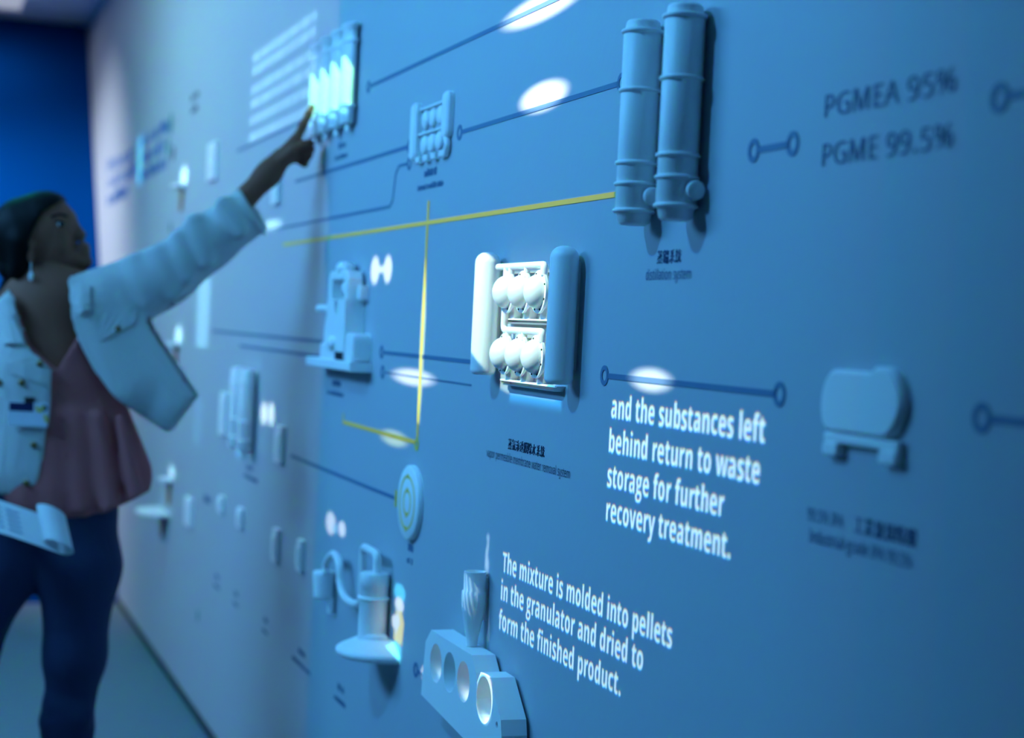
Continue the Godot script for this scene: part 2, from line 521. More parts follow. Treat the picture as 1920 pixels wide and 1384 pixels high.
# ------------------------------------------------------------------ the pictures on the slides, drawn in wall coordinates
class Slide:
	var w: int
	var h: int
	var x0: float
	var x1: float
	var y0: float
	var y1: float
	var px: float
	var ch: Array = []          # red, green, blue: how much light passes
	func _init(ww: int, xa: float, xb: float, ya: float, yb: float) -> void:
		w = ww; x0 = xa; x1 = xb; y0 = ya; y1 = yb
		px = (x1 - x0) / w
		h = int(round((y1 - y0) / px))
		for i in 3:
			var a := PackedFloat32Array()
			a.resize(w * h)
			ch.append(a)
	func put(i: int, c: Color, k: float) -> void:
		ch[0][i] = lerpf(ch[0][i], c.r, k)
		ch[1][i] = lerpf(ch[1][i], c.g, k)
		ch[2][i] = lerpf(ch[2][i], c.b, k)
	func box_of(xa: float, xb: float, ya: float, yb: float) -> Rect2i:
		var a := clampi(int(floor((xa - x0) / px)), 1, w - 1)
		var b := clampi(int(ceil((xb - x0) / px)), 1, w - 1)
		var c := clampi(int(floor((y1 - yb) / px)), 1, h - 1)
		var d := clampi(int(ceil((y1 - ya) / px)), 1, h - 1)
		return Rect2i(a, c, b - a, d - c)
	# ground colour with a soft edge
	func ground(c: Color, xa: float, xb: float, ya: float, yb: float, soft: float, soft_b := 0.05) -> void:
		var row: Array = []
		for k in 3:
			var line := PackedFloat32Array()
			line.resize(w)
			row.append(line)
		for i in w:
			var x := x0 + (i + 0.5) * px
			var k := smoothstep(xa, xa + soft, x) * (1.0 - smoothstep(xb - soft_b, xb, x))
			row[0][i] = c.r * k; row[1][i] = c.g * k; row[2][i] = c.b * k
		for q in 3:
			var a := PackedFloat32Array()
			for j in h:
				var y := y1 - (j + 0.5) * px
				var on := y > ya and y < yb and j > 1 and j < h - 2
				if on:
					a.append_array(row[q])
				else:
					var z := PackedFloat32Array()
					z.resize(w)
					a.append_array(z)
			ch[q] = a
	func ellipse(cx: float, cy: float, rx: float, ry: float, c: Color, soft := 0.5, k := 1.0) -> void:
		var b := box_of(cx - rx * (1.0 + soft), cx + rx * (1.0 + soft), cy - ry * (1.0 + soft), cy + ry * (1.0 + soft))
		for j in range(b.position.y, b.end.y):
			var y := (y1 - (j + 0.5) * px - cy) / ry
			for i in range(b.position.x, b.end.x):
				var x := (x0 + (i + 0.5) * px - cx) / rx
				var d := sqrt(x * x + y * y)
				if d < 1.0 + soft:
					put(j * w + i, c, k * (1.0 - smoothstep(1.0 - soft, 1.0 + soft, d)))
	func polygon(p: PackedVector2Array, c: Color, soft: float, k := 1.0) -> void:
		var lo := p[0]
		var hi := p[0]
		for q in p:
			lo = lo.min(q); hi = hi.max(q)
		var b := box_of(lo.x - soft, hi.x + soft, lo.y - soft, hi.y + soft)
		var cnt := p.size()
		for j in range(b.position.y, b.end.y):
			var y := y1 - (j + 0.5) * px
			for i in range(b.position.x, b.end.x):
				var x := x0 + (i + 0.5) * px
				var d := 1e9
				var inside := false
				for e in cnt:
					var a := p[e]
					var q := p[(e + 1) % cnt]
					var f := q - a
					var g := Vector2(x, y) - a
					var t := clampf(g.dot(f) / f.length_squared(), 0.0, 1.0)
					d = minf(d, (g - f * t).length_squared())
					if (a.y > y) != (q.y > y) and x < (q.x - a.x) * (y - a.y) / (q.y - a.y) + a.x:
						inside = not inside
				d = sqrt(d) * (-1.0 if inside else 1.0)
				if d < soft:
					put(j * w + i, c, k * (1.0 - smoothstep(-soft, soft, d)))
	func rect(xa: float, xb: float, ya: float, yb: float, c: Color, soft := 0.002, k := 1.0) -> void:
		polygon(PackedVector2Array([Vector2(xa, ya), Vector2(xb, ya), Vector2(xb, yb), Vector2(xa, yb)]), c, soft, k)
	# lettering: the triangles of a text mesh, each texel lit by the share that they cover; shift[q] moves one colour's picture up
	func letters(tris: PackedVector2Array, c: Color, shift: Array) -> void:
		var lit := [c.r, c.g, c.b]
		for q in 3:
			var cov := {}
			for t in range(0, tris.size(), 3):
				var a := Vector2((tris[t].x - x0) / px, (y1 - tris[t].y - shift[q]) / px)
				var b := Vector2((tris[t + 1].x - x0) / px, (y1 - tris[t + 1].y - shift[q]) / px)
				var d := Vector2((tris[t + 2].x - x0) / px, (y1 - tris[t + 2].y - shift[q]) / px)
				var area := (b - a).cross(d - a)
				if absf(area) < 1e-6:
					continue
				var sg := signf(area)
				for j in range(int(floor(minf(a.y, minf(b.y, d.y)))), int(ceil(maxf(a.y, maxf(b.y, d.y))))):
					for i in range(int(floor(minf(a.x, minf(b.x, d.x)))), int(ceil(maxf(a.x, maxf(b.x, d.x))))):
						var hits := 0
						for s in 9:
							var p := Vector2(i + (s % 3 + 0.5) / 3.0, j + (s / 3 + 0.5) / 3.0)
							if (b - a).cross(p - a) * sg >= 0.0 and (d - b).cross(p - b) * sg >= 0.0 and (a - d).cross(p - d) * sg >= 0.0:
								hits += 1
						if hits:
							cov[j * w + i] = cov.get(j * w + i, 0.0) + hits / 9.0
			var buf: PackedFloat32Array = ch[q]
			for i in cov:
				if i > 0 and i < w * h:
					buf[i] = lerpf(buf[i], lit[q], minf(1.0, cov[i]))
			ch[q] = buf
	func texture(q: int) -> ImageTexture:
		var bytes := PackedByteArray()
		bytes.resize(w * h * 2)
		var a: PackedFloat32Array = ch[q]
		for i in w * h:
			bytes[i * 2 + 1] = 255 - int(clampf(a[i], 0.0, 1.0) * 255.0)
		return ImageTexture.create_from_image(Image.create_from_data(w, h, false, Image.FORMAT_LA8, bytes))

func font(bold: bool) -> SystemFont:
	var f := SystemFont.new()
	f.font_names = PackedStringArray(["Droid Sans"])
	f.font_weight = 700 if bold else 400
	return f

# the triangles of a line of text, its baseline starting at (x, y), em high and fitted to the width
func text_tris(s: String, x: float, y: float, em: float, width: float, bold: bool) -> PackedVector2Array:
	var t := TextMesh.new()
	t.font = font(bold)
	t.font_size = 64
	t.pixel_size = em / 64.0
	t.depth = 0.0
	t.curve_step = 1.0
	t.text = s
	t.horizontal_alignment = HORIZONTAL_ALIGNMENT_LEFT
	t.vertical_alignment = VERTICAL_ALIGNMENT_BOTTOM
	var arr := t.get_mesh_arrays()
	var vs: PackedVector3Array = arr[Mesh.ARRAY_VERTEX]
	var ids: PackedInt32Array = arr[Mesh.ARRAY_INDEX]
	var lo := INF
	var hi := -INF
	for p in vs:
		lo = minf(lo, p.x); hi = maxf(hi, p.x)
	# the baseline: the lowest point of the same text's letter H
	var base := baseline(bold) * em
	var out := PackedVector2Array()
	for i in ids:
		out.append(Vector2(x + (vs[i].x - lo) * width / (hi - lo), y + vs[i].y - base))
	return out

var base_of := {}
func baseline(bold: bool) -> float:
	if not base_of.has(bold):
		var t := TextMesh.new()
		t.font = font(bold)
		t.font_size = 64
		t.pixel_size = 1.0 / 64.0
		t.depth = 0.0
		t.text = "H"
		t.vertical_alignment = VERTICAL_ALIGNMENT_BOTTOM
		var lo := INF
		for p in t.get_mesh_arrays()[Mesh.ARRAY_VERTEX]:
			lo = minf(lo, p.y)
		base_of[bold] = lo
	return base_of[bold]

# a projector: dark housing under the ceiling, three lamps behind a slide each
func projector(label: String, L: Vector3, aim: Vector3, s: Slide, energy: float) -> void:
	var gap := 0.015
	var k := gap / L.z
	var step := (maxf(s.y1, L.y) - s.y0) * k + 0.008
	var o := thing("slide_projector", label, "projector", Vector3(L.x, L.y - 2.0 * step, L.z))
	var xa := L.x + (s.x0 - L.x) * k
	var xb := L.x + (s.x1 - L.x) * k
	var zb := L.z + 0.12
	var zf := L.z - gap
	var top := L.y + step + 0.004
	var bot := L.y - step + (s.y0 - L.y + step) * k + 0.00005
	var hs := MB.new()
	hs.box(Vector3(xa - 0.12, bot - 0.03, L.z + 0.12), Vector3(xb + 0.12, top + 0.03, L.z + 0.15))
	hs.box(Vector3(xa - 0.12, top, zf), Vector3(xb + 0.12, top + 0.03, zb))
	hs.box(Vector3(xa - 0.12, bot - 0.03, zf), Vector3(xb + 0.12, bot, zb))
	hs.box(Vector3(xa - 0.12, bot, zf), Vector3(xa, top, zb))
	hs.box(Vector3(xb, bot, zf), Vector3(xb + 0.12, top, zb))
	part("housing", hs, M.metal_black, o)
	var pole := MB.new()
	pole.tube([Vector3(L.x, top + 0.03, L.z + 0.06), Vector3(L.x, CEIL, L.z + 0.06)], 0.016)
	pole.tube([Vector3(L.x, CEIL - 0.012, L.z + 0.06), Vector3(L.x, CEIL, L.z + 0.06)], 0.06)
	part("ceiling_mount", pole, M.metal_black, o)
	var div := MB.new()
	for q in 3:
		var ly := L.y + (1 - q) * step
		div.box(Vector3(xa, ly + (s.y1 - ly) * k - 0.00005, zf), Vector3(xb, ly + 0.004, zf + 0.0004))
		if q < 2:
			div.box(Vector3(xa, ly + (s.y0 - ly) * k - 0.0018, zf), Vector3(xb, ly + (s.y0 - ly) * k + 0.00005, zb))
	part("lamp_divider", div, M.metal_black, o)
	for q in 3:
		var at := Vector3(L.x, L.y + (1 - q) * step, L.z)
		# each slide is set so that its picture falls on the same part of the wall
		var mb := MB.new()
		var c: Array = []
		for e in [[s.x0, s.y1], [s.x1, s.y1], [s.x1, s.y0], [s.x0, s.y0]]:
			c.append(at + (Vector3(e[0], e[1], 0.0) - at) * k)
		for e in [0, 1, 2, 0, 2, 3]:
			mb.v.append(c[e])
			mb.n.append(Vector3(0, 0, -1))
			mb.uv.append([Vector2(0, 0), Vector2(1, 0), Vector2(1, 1), Vector2(0, 1)][e])
		var m := StandardMaterial3D.new()
		m.resource_name = "slide_film"
		m.albedo_texture = s.texture(q)
		m.transparency = BaseMaterial3D.TRANSPARENCY_ALPHA_HASH
		m.roughness = 1.0
		m.specular_mode = BaseMaterial3D.SPECULAR_DISABLED
		m.texture_repeat = false
		part("slide", mb, m, o)
		var a := AreaLight3D.new()
		a.name = "projector_lamp_" + ["red", "green", "blue"][q]
		a.area_size = Vector2(1e-5, 1e-5)
		a.area_normalize_energy = true
		a.light_color = [Color(1, 0, 0), Color(0, 1, 0), Color(0, 0, 1)][q]
		a.light_energy = energy
		a.shadow_enabled = true
		o.add_child(a)
		a.look_at_from_position(at, aim, Vector3.UP)
# ------------------------------------------------------------------ print on the wall
const Z0 := 0.0
const Z1 := 0.0012

# a printed flow line: bars along the points, a ring at an end where asked
func flow_line(label: String, m: Material, pts: Array, w: float, rings: Array, group := "flow lines printed on the display wall") -> Node3D:
	var a: Vector2 = pts[0]
	var o := thing("flow_line", label, "printed line", Vector3(a.x, a.y, 0.0), group)
	var mb := MB.new()
	for i in pts.size() - 1:
		var p: Vector2 = pts[i]
		var q: Vector2 = pts[i + 1]
		for r in rings:
			if (r as Vector2).distance_to(p) < 0.001:
				p += (q - p).normalized() * 0.011
			if (r as Vector2).distance_to(q) < 0.001:
				q -= (q - p).normalized() * 0.011
		mb.bar(p, q, w, Z0, Z1)
	part("bar", mb, m, o)
	for r in rings:
		var rb := MB.new()
		rb.annulus(r, 0.008, 0.0148, Z0, Z1)
		part("end_ring", rb, m, o)
	return o

const GLYPHS := {
	"zheng": [[0, 9, 10, 9], [3, 10, 3, 8], [7, 10, 7, 8], [2.5, 7.3, 7.5, 7.3, 5, 6], [5, 6, 5, 3.2], [1, 5.5, 4, 5.5, 1, 3.2], [9, 6.3, 6, 4.5], [6.2, 5, 9.5, 3], [1, 2.3, 9, 2.3], [1, 1.2, 0.5, 0], [3.7, 1.2, 4, 0.1], [6.2, 1.2, 6.6, 0.1], [8.5, 1.2, 9.5, 0]],
	"qi": [[2.5, 10, 0.5, 7.5], [2, 8.7, 9, 8.7], [2.5, 7.3, 8, 7.3], [1, 5.9, 8, 5.9, 8, 2, 9, 0.2, 10, 1.2], [4, 4.9, 4, 0], [1, 2.6, 7, 2.6], [2, 4.5, 2.8, 3.3], [6, 4.5, 5.2, 3.3], [3.8, 2.5, 1, 0.5], [4.2, 2.5, 6.8, 0.5]],
	"shen": [[0.5, 9, 2, 8], [0, 6, 1.5, 5], [0.2, 0.5, 2, 3.5], [6, 10, 4, 7.6, 8.5, 7.6], [4.5, 6.5, 3, 4.8, 5.5, 5], [8, 6.5, 6.5, 4.8, 9.5, 5], [6, 4.5, 3, 2.5], [6, 4.5, 9.5, 2.5], [6, 3.5, 4, 2], [6.8, 2.6, 3.8, 0.9], [8, 2, 4, 0]],
	"tou": [[1, 9, 2, 8], [0.5, 6, 2, 6, 1.3, 3, 2, 2, 0, 0.5], [2, 1.5, 4, 0.6, 10, 0.4], [8, 10, 4, 9.2], [3, 8, 9.5, 8], [6.2, 9.5, 6.2, 5.5], [6, 8, 3.2, 6], [6.4, 8, 9.5, 6], [4, 5, 8, 5, 7.5, 3.5, 9, 3.5, 8.6, 1.8, 7.8, 1.8], [5.5, 5, 5, 3, 3.5, 1.8]],
	"mo": [[1, 9.5, 1, 3, 0, 0], [1, 9.5, 3.3, 9.5, 3.3, 0.5, 2.6, 0.5], [1, 7, 3.3, 7], [1, 4.5, 3.3, 4.5], [4, 9, 10, 9], [5.8, 10, 5.8, 8], [8.2, 10, 8.2, 8], [5, 7.3, 9, 7.3, 9, 4.2, 5, 4.2, 5, 7.3], [5, 5.8, 9, 5.8], [4, 2.9, 10, 2.9], [7, 4.2, 6.5, 2, 4.2, 0], [7.2, 2.9, 10, 0]],
	"chu": [[0.5, 10, 0.5, 0], [0.5, 9.5, 3, 9.5, 1.8, 7, 3, 5, 2.5, 3.5, 1.6, 3.8], [6.8, 10, 3.5, 6.5], [6.8, 10, 10, 6.5], [5, 6.3, 8.5, 6.3], [4, 4.3, 9.6, 4.3], [6.8, 6.3, 6.8, 0, 6, 0.5], [5, 3, 4, 1], [8.5, 3, 9.6, 1]],
	"shui": [[5, 10, 5, 0.3, 4, 1], [0.5, 7, 3.8, 7, 2.5, 3.5, 0.3, 1], [9, 8, 5.5, 5.5], [5.2, 6, 7, 2.8, 9.8, 0.8]],
	"xi": [[8.5, 9.8, 2, 9], [5, 9, 2.8, 7.2, 6, 7.2], [7.3, 8, 2.5, 4.8, 8.5, 5], [7, 6, 9, 4.2], [5.2, 5, 5.2, 0, 4.4, 0.4], [3, 3.2, 1, 0.8], [7.2, 3.2, 9.5, 0.8]],
	"tong": [[2.5, 10, 0.8, 7.8, 2.8, 7.8], [3.5, 8.6, 0.6, 5.2, 3.6, 5.6], [2.2, 5.2, 2.2, 2.8], [0.8, 2.4, 0.3, 0.4], [2.2, 2.2, 2.2, 0.4], [3.4, 2.4, 4, 0.8], [7, 10, 7, 8.8], [4.5, 8.6, 10, 8.6], [7, 8.6, 5.2, 6, 9, 6.2], [8.2, 7.4, 9.6, 5.4], [6.2, 5.2, 5.8, 2.5, 4.2, 0.2], [8, 5.2, 8, 0.8, 10, 0.8, 10, 2]],
	"liu": [[2.5, 10, 0, 7.2], [2.5, 10, 4.6, 7.8], [1.2, 7, 3.8, 7, 3.8, 3.8, 1.2, 3.8], [1.2, 7, 1.2, 0.5, 3, 1.5], [1.2, 5.4, 3.8, 5.4], [3, 3, 4.5, 0.5], [7, 9.8, 5.2, 9, 5.2, 6.5, 6.8, 7], [6.4, 7.8, 7, 6.4], [7.4, 9.4, 9.8, 9.4, 9.5, 6.2, 8.7, 6.5], [8.4, 9.4, 7.4, 6.4], [5.4, 5, 9.6, 5, 9.6, 0, 5.4, 0, 5.4, 5], [5.4, 2.5, 9.6, 2.5], [7.5, 5, 7.5, 0]],
	"gong": [[1, 9, 9, 9], [5, 9, 5, 1], [0, 1, 10, 1]],
	"ye": [[3.8, 10, 3.8, 8], [6.2, 10, 6.2, 8], [1.5, 9.5, 2.5, 8.2], [8.5, 9.5, 7.5, 8.2], [0.5, 7.8, 9.5, 7.8], [1.5, 5.8, 8.5, 5.8], [0.8, 4, 9.2, 4], [5, 6.8, 5, 0], [4.8, 3.8, 0.5, 0.5], [5.2, 3.8, 9.5, 0.5]],
	"ji": [[2.5, 10, 0.8, 7.8, 2.8, 7.8], [3.5, 8.6, 0.6, 5.2, 3.6, 5.6], [2.2, 5.2, 2.2, 2.8], [0.8, 2.4, 0.3, 0.4], [2.2, 2.2, 2.2, 0.4], [3.4, 2.4, 4, 0.8], [5, 9.3, 8.6, 9.3, 8, 6.3, 9.6, 6.3, 7.5, 2.5, 5, 0], [6.3, 9.3, 6, 4, 4.4, 0.3], [6.4, 5.5, 8, 2, 10, 0]],
}

func strokes(mb: MB, which: Array, x: float, y: float, w: float, h: float, pitch: float, pen: float) -> void:
	for i in which.size():
		for line in GLYPHS[which[i]]:
			for k in range(0, line.size() - 2, 2):
				var a := Vector2(x + i * pitch + line[k] * w / 10.0, y + line[k + 1] * h / 10.0)
				var b := Vector2(x + i * pitch + line[k + 2] * w / 10.0, y + line[k + 3] * h / 10.0)
				mb.bar(a, b, pen, Z0, Z1)

func text_mb(mb: MB, s: String, x: float, y: float, em: float, width: float, bold: bool) -> void:
	var t := text_tris(s, x, y, em, width, bold)
	for i in range(0, t.size(), 3):
		mb.flat_tri(Vector3(t[i].x, t[i].y, Z1), Vector3(t[i + 1].x, t[i + 1].y, Z1), Vector3(t[i + 2].x, t[i + 2].y, Z1), Vector3(0, 0, 1))

# a caption too blurred to read in the photograph: rows of small upright marks that keep its length and weight
func blurred_row(mb: MB, rng: RandomNumberGenerator, xa: float, xb: float, y: float, h: float, pen: float) -> void:
	var x := xa
	while x < xb:
		var hh := h * rng.randf_range(0.6, 1.0)
		mb.bar(Vector2(x, y), Vector2(x, y + hh), pen, Z0, Z1)
		if rng.randf() < 0.6:
			mb.bar(Vector2(x, y + hh * rng.randf_range(0.2, 0.9)), Vector2(minf(x + pen * 2.2, xb), y + hh * rng.randf_range(0.2, 0.9)), pen, Z0, Z1)
		x += pen * (2.2 if rng.randf() < 0.85 else 4.0)

func blurred_caption(label: String, x: float, y: float, rows: Array, m: Material, seed_: int) -> void:
	var rng := RandomNumberGenerator.new()
	rng.seed = seed_
	var o := thing("printed_caption", label, "caption", Vector3(x, y, 0.0), "captions printed on the display wall")
	for r in rows:
		var mb := MB.new()
		blurred_row(mb, rng, r[0], r[1], r[2], r[3], r[4])
		part("lettering", mb, m, o).set_meta("kind", "stuff")

func wall_prints() -> void:
	var B: Material = M.print_blue
	flow_line("dark blue printed line running up to the tall twin columns, ring at both ends", B, [Vector2(-3.056, 1.7055), Vector2(-2.285, 1.7055)], 0.0078, [Vector2(-3.056, 1.7055), Vector2(-2.285, 1.7055)])
	flow_line("dark blue printed line topmost on the wall, starting beside the green bottles", B, [Vector2(-3.76, 1.874), Vector2(-2.15, 1.874)], 0.0078, [Vector2(-3.76, 1.874)])
	flow_line("dark blue printed line between the pump unit and the white twin tanks", B, [Vector2(-3.538, 1.281), Vector2(-2.898, 1.281)], 0.0078, [Vector2(-3.538, 1.281), Vector2(-2.898, 1.281)])
	flow_line("dark blue printed line above the words and the substances left", B, [Vector2(-2.293, 1.282), Vector2(-1.763, 1.282)], 0.0078, [Vector2(-2.293, 1.282), Vector2(-1.763, 1.282)])
	flow_line("short dark blue printed line with two rings between twin columns and PGMEA text", B, [Vector2(-1.86, 1.5725), Vector2(-1.763, 1.5725)], 0.0078, [Vector2(-1.86, 1.5725), Vector2(-1.763, 1.5725)])
	flow_line("dark blue printed line starting with a ring after the PGMEA 95% text", B, [Vector2(-1.366, 1.581), Vector2(-1.0, 1.581)], 0.0078, [Vector2(-1.366, 1.581)])
	flow_line("dark blue printed line starting with a ring after the tank wagon relief", B, [Vector2(-1.366, 1.28), Vector2(-1.0, 1.28)], 0.0078, [Vector2(-1.366, 1.28)])
	flow_line("dark blue printed line ending at the upper ring of the flat module relief", B, [Vector2(-4.495, 1.709), Vector2(-3.397, 1.709)], 0.0078, [Vector2(-3.397, 1.709)])
	flow_line("thin printed line stepping up to the lower ring of the flat module relief", B, [Vector2(-4.865, 1.592), Vector2(-3.53, 1.592), Vector2(-3.508, 1.603), Vector2(-3.492, 1.66), Vector2(-3.47, 1.674), Vector2(-3.391, 1.674)], 0.006, [Vector2(-3.391, 1.674)])
	flow_line("dark blue printed line ending at the round dial with yellow rings", B, [Vector2(-4.403, 0.985), Vector2(-3.374, 0.985)], 0.0078, [])
	flow_line("faint printed line under the projected text block behind the pointing hand", B, [Vector2(-5.4, 1.865), Vector2(-4.45, 1.865)], 0.0078, [])
	flow_line("pale printed line left of the pump unit, upper of two", B, [Vector2(-5.7, 1.291), Vector2(-4.1, 1.291)], 0.0078, [])
	flow_line("pale printed line left of the pump unit, lower of two", B, [Vector2(-5.2, 1.254), Vector2(-4.05, 1.254)], 0.0078, [])
	flow_line("short dark printed line with a ring running into the granulator block", B, [Vector2(-3.171, 0.672), Vector2(-2.99, 0.672)], 0.0078, [Vector2(-3.171, 0.672)])
	var d := thing("dotted_flow_line", "dotted dark printed line below the line into the white twin tanks", "printed line", Vector3(-3.522, 1.239, 0), "flow lines printed on the display wall")
	for i in 52:
		var mb := MB.new()
		mb.bar(Vector2(-3.5 + i * 0.0114, 1.239), Vector2(-3.5 + i * 0.0114 + 0.0062, 1.239), 0.0036, Z0, Z1)
		part("dot", mb, B, d)
	var dr := MB.new()
	dr.annulus(Vector2(-3.522, 1.239), 0.008, 0.0148, Z0, Z1)
	part("end_ring", dr, B, d)
	var Y: Material = M.print_yellow
	var y := thing("flow_line", "long yellow printed line reaching the foot of the tall twin columns", "printed line", Vector3(-4.6, 1.5445, 0), "yellow flow lines")
	var yb := MB.new()
	yb.bar(Vector2(-4.62, 1.5445), Vector2(-2.282, 1.5445), 0.0082, Z0, Z1)
	part("bar", yb, Y, y)
	yb = MB.new()
	yb.bar(Vector2(-2.278, 1.532), Vector2(-2.278, 1.557), 0.012, Z0, Z1)
	part("end_stop", yb, Y, y)
	y = thing("flow_line", "upright yellow printed line crossing the long yellow line", "printed line", Vector3(-3.236, 1.11, 0), "yellow flow lines")
	yb = MB.new()
	yb.bar(Vector2(-3.237, 1.118), Vector2(-3.237, 1.588), 0.011, Z0, Z1 + 0.0002)
	part("bar", yb, Y, y)
	yb = MB.new()
	yb.annulus(Vector2(-3.239, 1.107), 0.006, 0.0135, Z0, Z1 + 0.0002)
	part("end_ring", yb, Y, y)
	y = thing("flow_line", "short yellow printed line joining the foot of the upright yellow line", "printed line", Vector3(-3.85, 1.11, 0), "yellow flow lines")
	yb = MB.new()
	yb.bar(Vector2(-3.85, 1.11), Vector2(-3.255, 1.11), 0.0085, Z0, Z1)
	yb.bar(Vector2(-3.85, 1.11), Vector2(-3.85, 1.13), 0.0085, Z0, Z1)
	part("bar", yb, Y, y)
	yb = MB.new()
	yb.bar(Vector2(-3.37, 0.968), Vector2(-3.37, 1.002), 0.013, Z0, Z1 + 0.0003)
	yb.bar(Vector2(-3.37, 0.985), Vector2(-3.36, 0.985), 0.013, Z0, Z1 + 0.0003)
	var stop := thing("flow_line", "small yellow printed arrow end beside the round dial", "printed line", Vector3(-3.37, 0.985, 0), "yellow flow lines")
	part("end_stop", yb, Y, stop)
	# lettering that can be read
	var o := thing("printed_text", "dark printed words PGMEA 95% over PGME 99.5%", "lettering", Vector3(-1.69, 1.541, 0))
	var t := MB.new()
	text_mb(t, "PGMEA 95%", -1.692, 1.5955, 0.0345, 0.254, false)
	part("lettering", t, M.print_dark, o)
	t = MB.new()
	text_mb(t, "PGME 99.5%", -1.692, 1.541, 0.0345, 0.254, false)
	part("lettering", t, M.print_dark, o)
	o = thing("printed_caption", "caption vapor permeable membrane water removal system under white twin tanks", "caption", Vector3(-2.806, 1.12, 0), "captions printed on the display wall")
	t = MB.new()
	text_mb(t, "vapor permeable membrane water removal system", -2.806, 1.1205, 0.0195, 0.397, false)
	part("lettering", t, M.print_black, o)
	t = MB.new()
	strokes(t, ["zheng", "qi", "shen", "tou", "mo", "chu", "shui", "xi", "tong"], -2.697, 1.142, 0.0172, 0.0178, 0.01945, 0.0009)
	part("lettering", t, M.print_black, o)
	o = thing("printed_caption", "caption distillation system under the tall twin columns", "caption", Vector3(-2.162, 1.42, 0), "captions printed on the display wall")
	t = MB.new()
	text_mb(t, "distillation system", -2.162, 1.4195, 0.0195, 0.144, false)
	part("lettering", t, M.print_dark, o)
	t = MB.new()
	strokes(t, ["zheng", "liu", "xi", "tong"], -2.128, 1.441, 0.0172, 0.0178, 0.01945, 0.0009)
	part("lettering", t, M.print_dark, o)
	o = thing("printed_caption", "two-line caption Industrial-grade under the tank wagon relief", "caption", Vector3(-1.68, 1.12, 0), "captions printed on the display wall")
	t = MB.new()
	text_mb(t, "Industrial-grade IPA 99.5%", -1.676, 1.1225, 0.0195, 0.206, false)
	part("lettering", t, M.print_dark, o)
	t = MB.new()
	text_mb(t, "99.5% IPA", -1.683, 1.146, 0.0195, 0.078, false)
	strokes(t, ["gong", "ye", "ji", "tong", "chu", "mo"], -1.583, 1.144, 0.0172, 0.0178, 0.0203, 0.0010)
	part("lettering", t, M.print_dark, o)
	# captions too soft to read
	blurred_caption("small blurred caption under the flat module relief", -3.317, 1.612, [[-3.274, -3.191, 1.637, 0.017, 0.0028], [-3.317, -3.143, 1.612, 0.013, 0.0028]], M.print_blue, 1)
	blurred_caption("small blurred caption under the round dial", -3.262, 0.868, [[-3.262, -3.23, 0.893, 0.017, 0.0045], [-3.265, -3.232, 0.868, 0.013, 0.005]], M.print_blue, 2)
	blurred_caption("small blurred caption under the pump unit relief", -4.0, 1.167, [[-3.97, -3.89, 1.19, 0.015, 0.0032], [-4.02, -3.86, 1.167, 0.012, 0.0032]], M.print_blue, 3)
	blurred_caption("slanting pair of blurred caption lines below the reactor relief", -3.81, 0.475, [[-3.78, -3.72, 0.503, 0.016, 0.0032], [-3.81, -3.70, 0.475, 0.012, 0.0032]], M.print_blue, 4)
	blurred_caption("blurred caption lines low on the wall, next beyond the reactor caption", -4.25, 0.475, [[-4.2, -4.12, 0.505, 0.016, 0.0032], [-4.27, -4.06, 0.475, 0.012, 0.0032]], M.print_blue, 5)
	blurred_caption("tiny blurred caption low on the wall, second beyond the reactor caption", -4.66, 0.475, [[-4.64, -4.59, 0.505, 0.016, 0.0032], [-4.66, -4.58, 0.475, 0.012, 0.0032]], M.print_blue, 6)
	blurred_caption("tiny blurred caption low on the wall, third beyond the reactor caption", -5.1, 0.475, [[-5.1, -5.05, 0.505, 0.016, 0.0032], [-5.11, -5.04, 0.475, 0.012, 0.0032]], M.print_blue, 7)
	blurred_caption("tiny blurred caption low on the wall, fourth beyond the reactor caption", -5.44, 0.475, [[-5.44, -5.38, 0.505, 0.016, 0.0032], [-5.46, -5.36, 0.475, 0.012, 0.0032]], M.print_blue, 8)
	blurred_caption("blurred caption under the far pair of slim columns", -5.0, 0.865, [[-4.99, -4.9, 0.895, 0.018, 0.005], [-5.03, -4.83, 0.868, 0.014, 0.005]], M.print_blue, 9)
	blurred_caption("small dark mark printed high on the wall above the title", -6.42, 2.085, [[-6.41, -6.22, 2.13, 0.035, 0.012], [-6.4, -6.25, 2.085, 0.028, 0.01]], M.print_black, 10)
	blurred_caption("blurred caption beside the green bottles", -4.05, 1.73, [[-4.02, -3.95, 1.755, 0.016, 0.0032], [-4.05, -3.93, 1.73, 0.012, 0.0032]], M.print_blue, 11)
	blurred_caption("row of blurred letters under the far flat plates", -5.75, 0.69, [[-5.72, -5.6, 0.72, 0.03, 0.008]], M.print_blue, 12)
	# the big title at the far end, too soft to read
	var rng := RandomNumberGenerator.new()
	rng.seed = 21
	o = thing("printed_title", "large blurred blue and teal title printed near the far end of the wall", "lettering", Vector3(-9.15, 1.9, 0))
	for r in [[-9.2, -8.0, 2.06, 0.075, 0.05], [-9.15, -8.6, 1.98, 0.06, 0.045], [-9.15, -8.3, 1.89, 0.07, 0.05], [-7.8, -6.92, 2.085, 0.05, 0.045], [-7.78, -7.05, 2.005, 0.06, 0.05], [-7.8, -6.92, 1.93, 0.055, 0.045], [-8.5, -8.0, 1.97, 0.07, 0.05]]:
		var mb := MB.new()
		blurred_row(mb, rng, r[0], r[1], r[2], r[3], r[4])
		part("lettering", mb, M.print_title, o).set_meta("kind", "stuff")
	var tl := MB.new()
	tl.annulus(Vector2(-6.93, 2.10), 0.0, 0.045, Z0, Z1)
	tl.annulus(Vector2(-6.98, 2.01), 0.0, 0.04, Z0, Z1)
	part("leaf_mark", tl, M.print_teal, o)
	tl = MB.new()
	tl.annulus(Vector2(-6.83, 1.975), 0.0, 0.03, Z0, Z1)
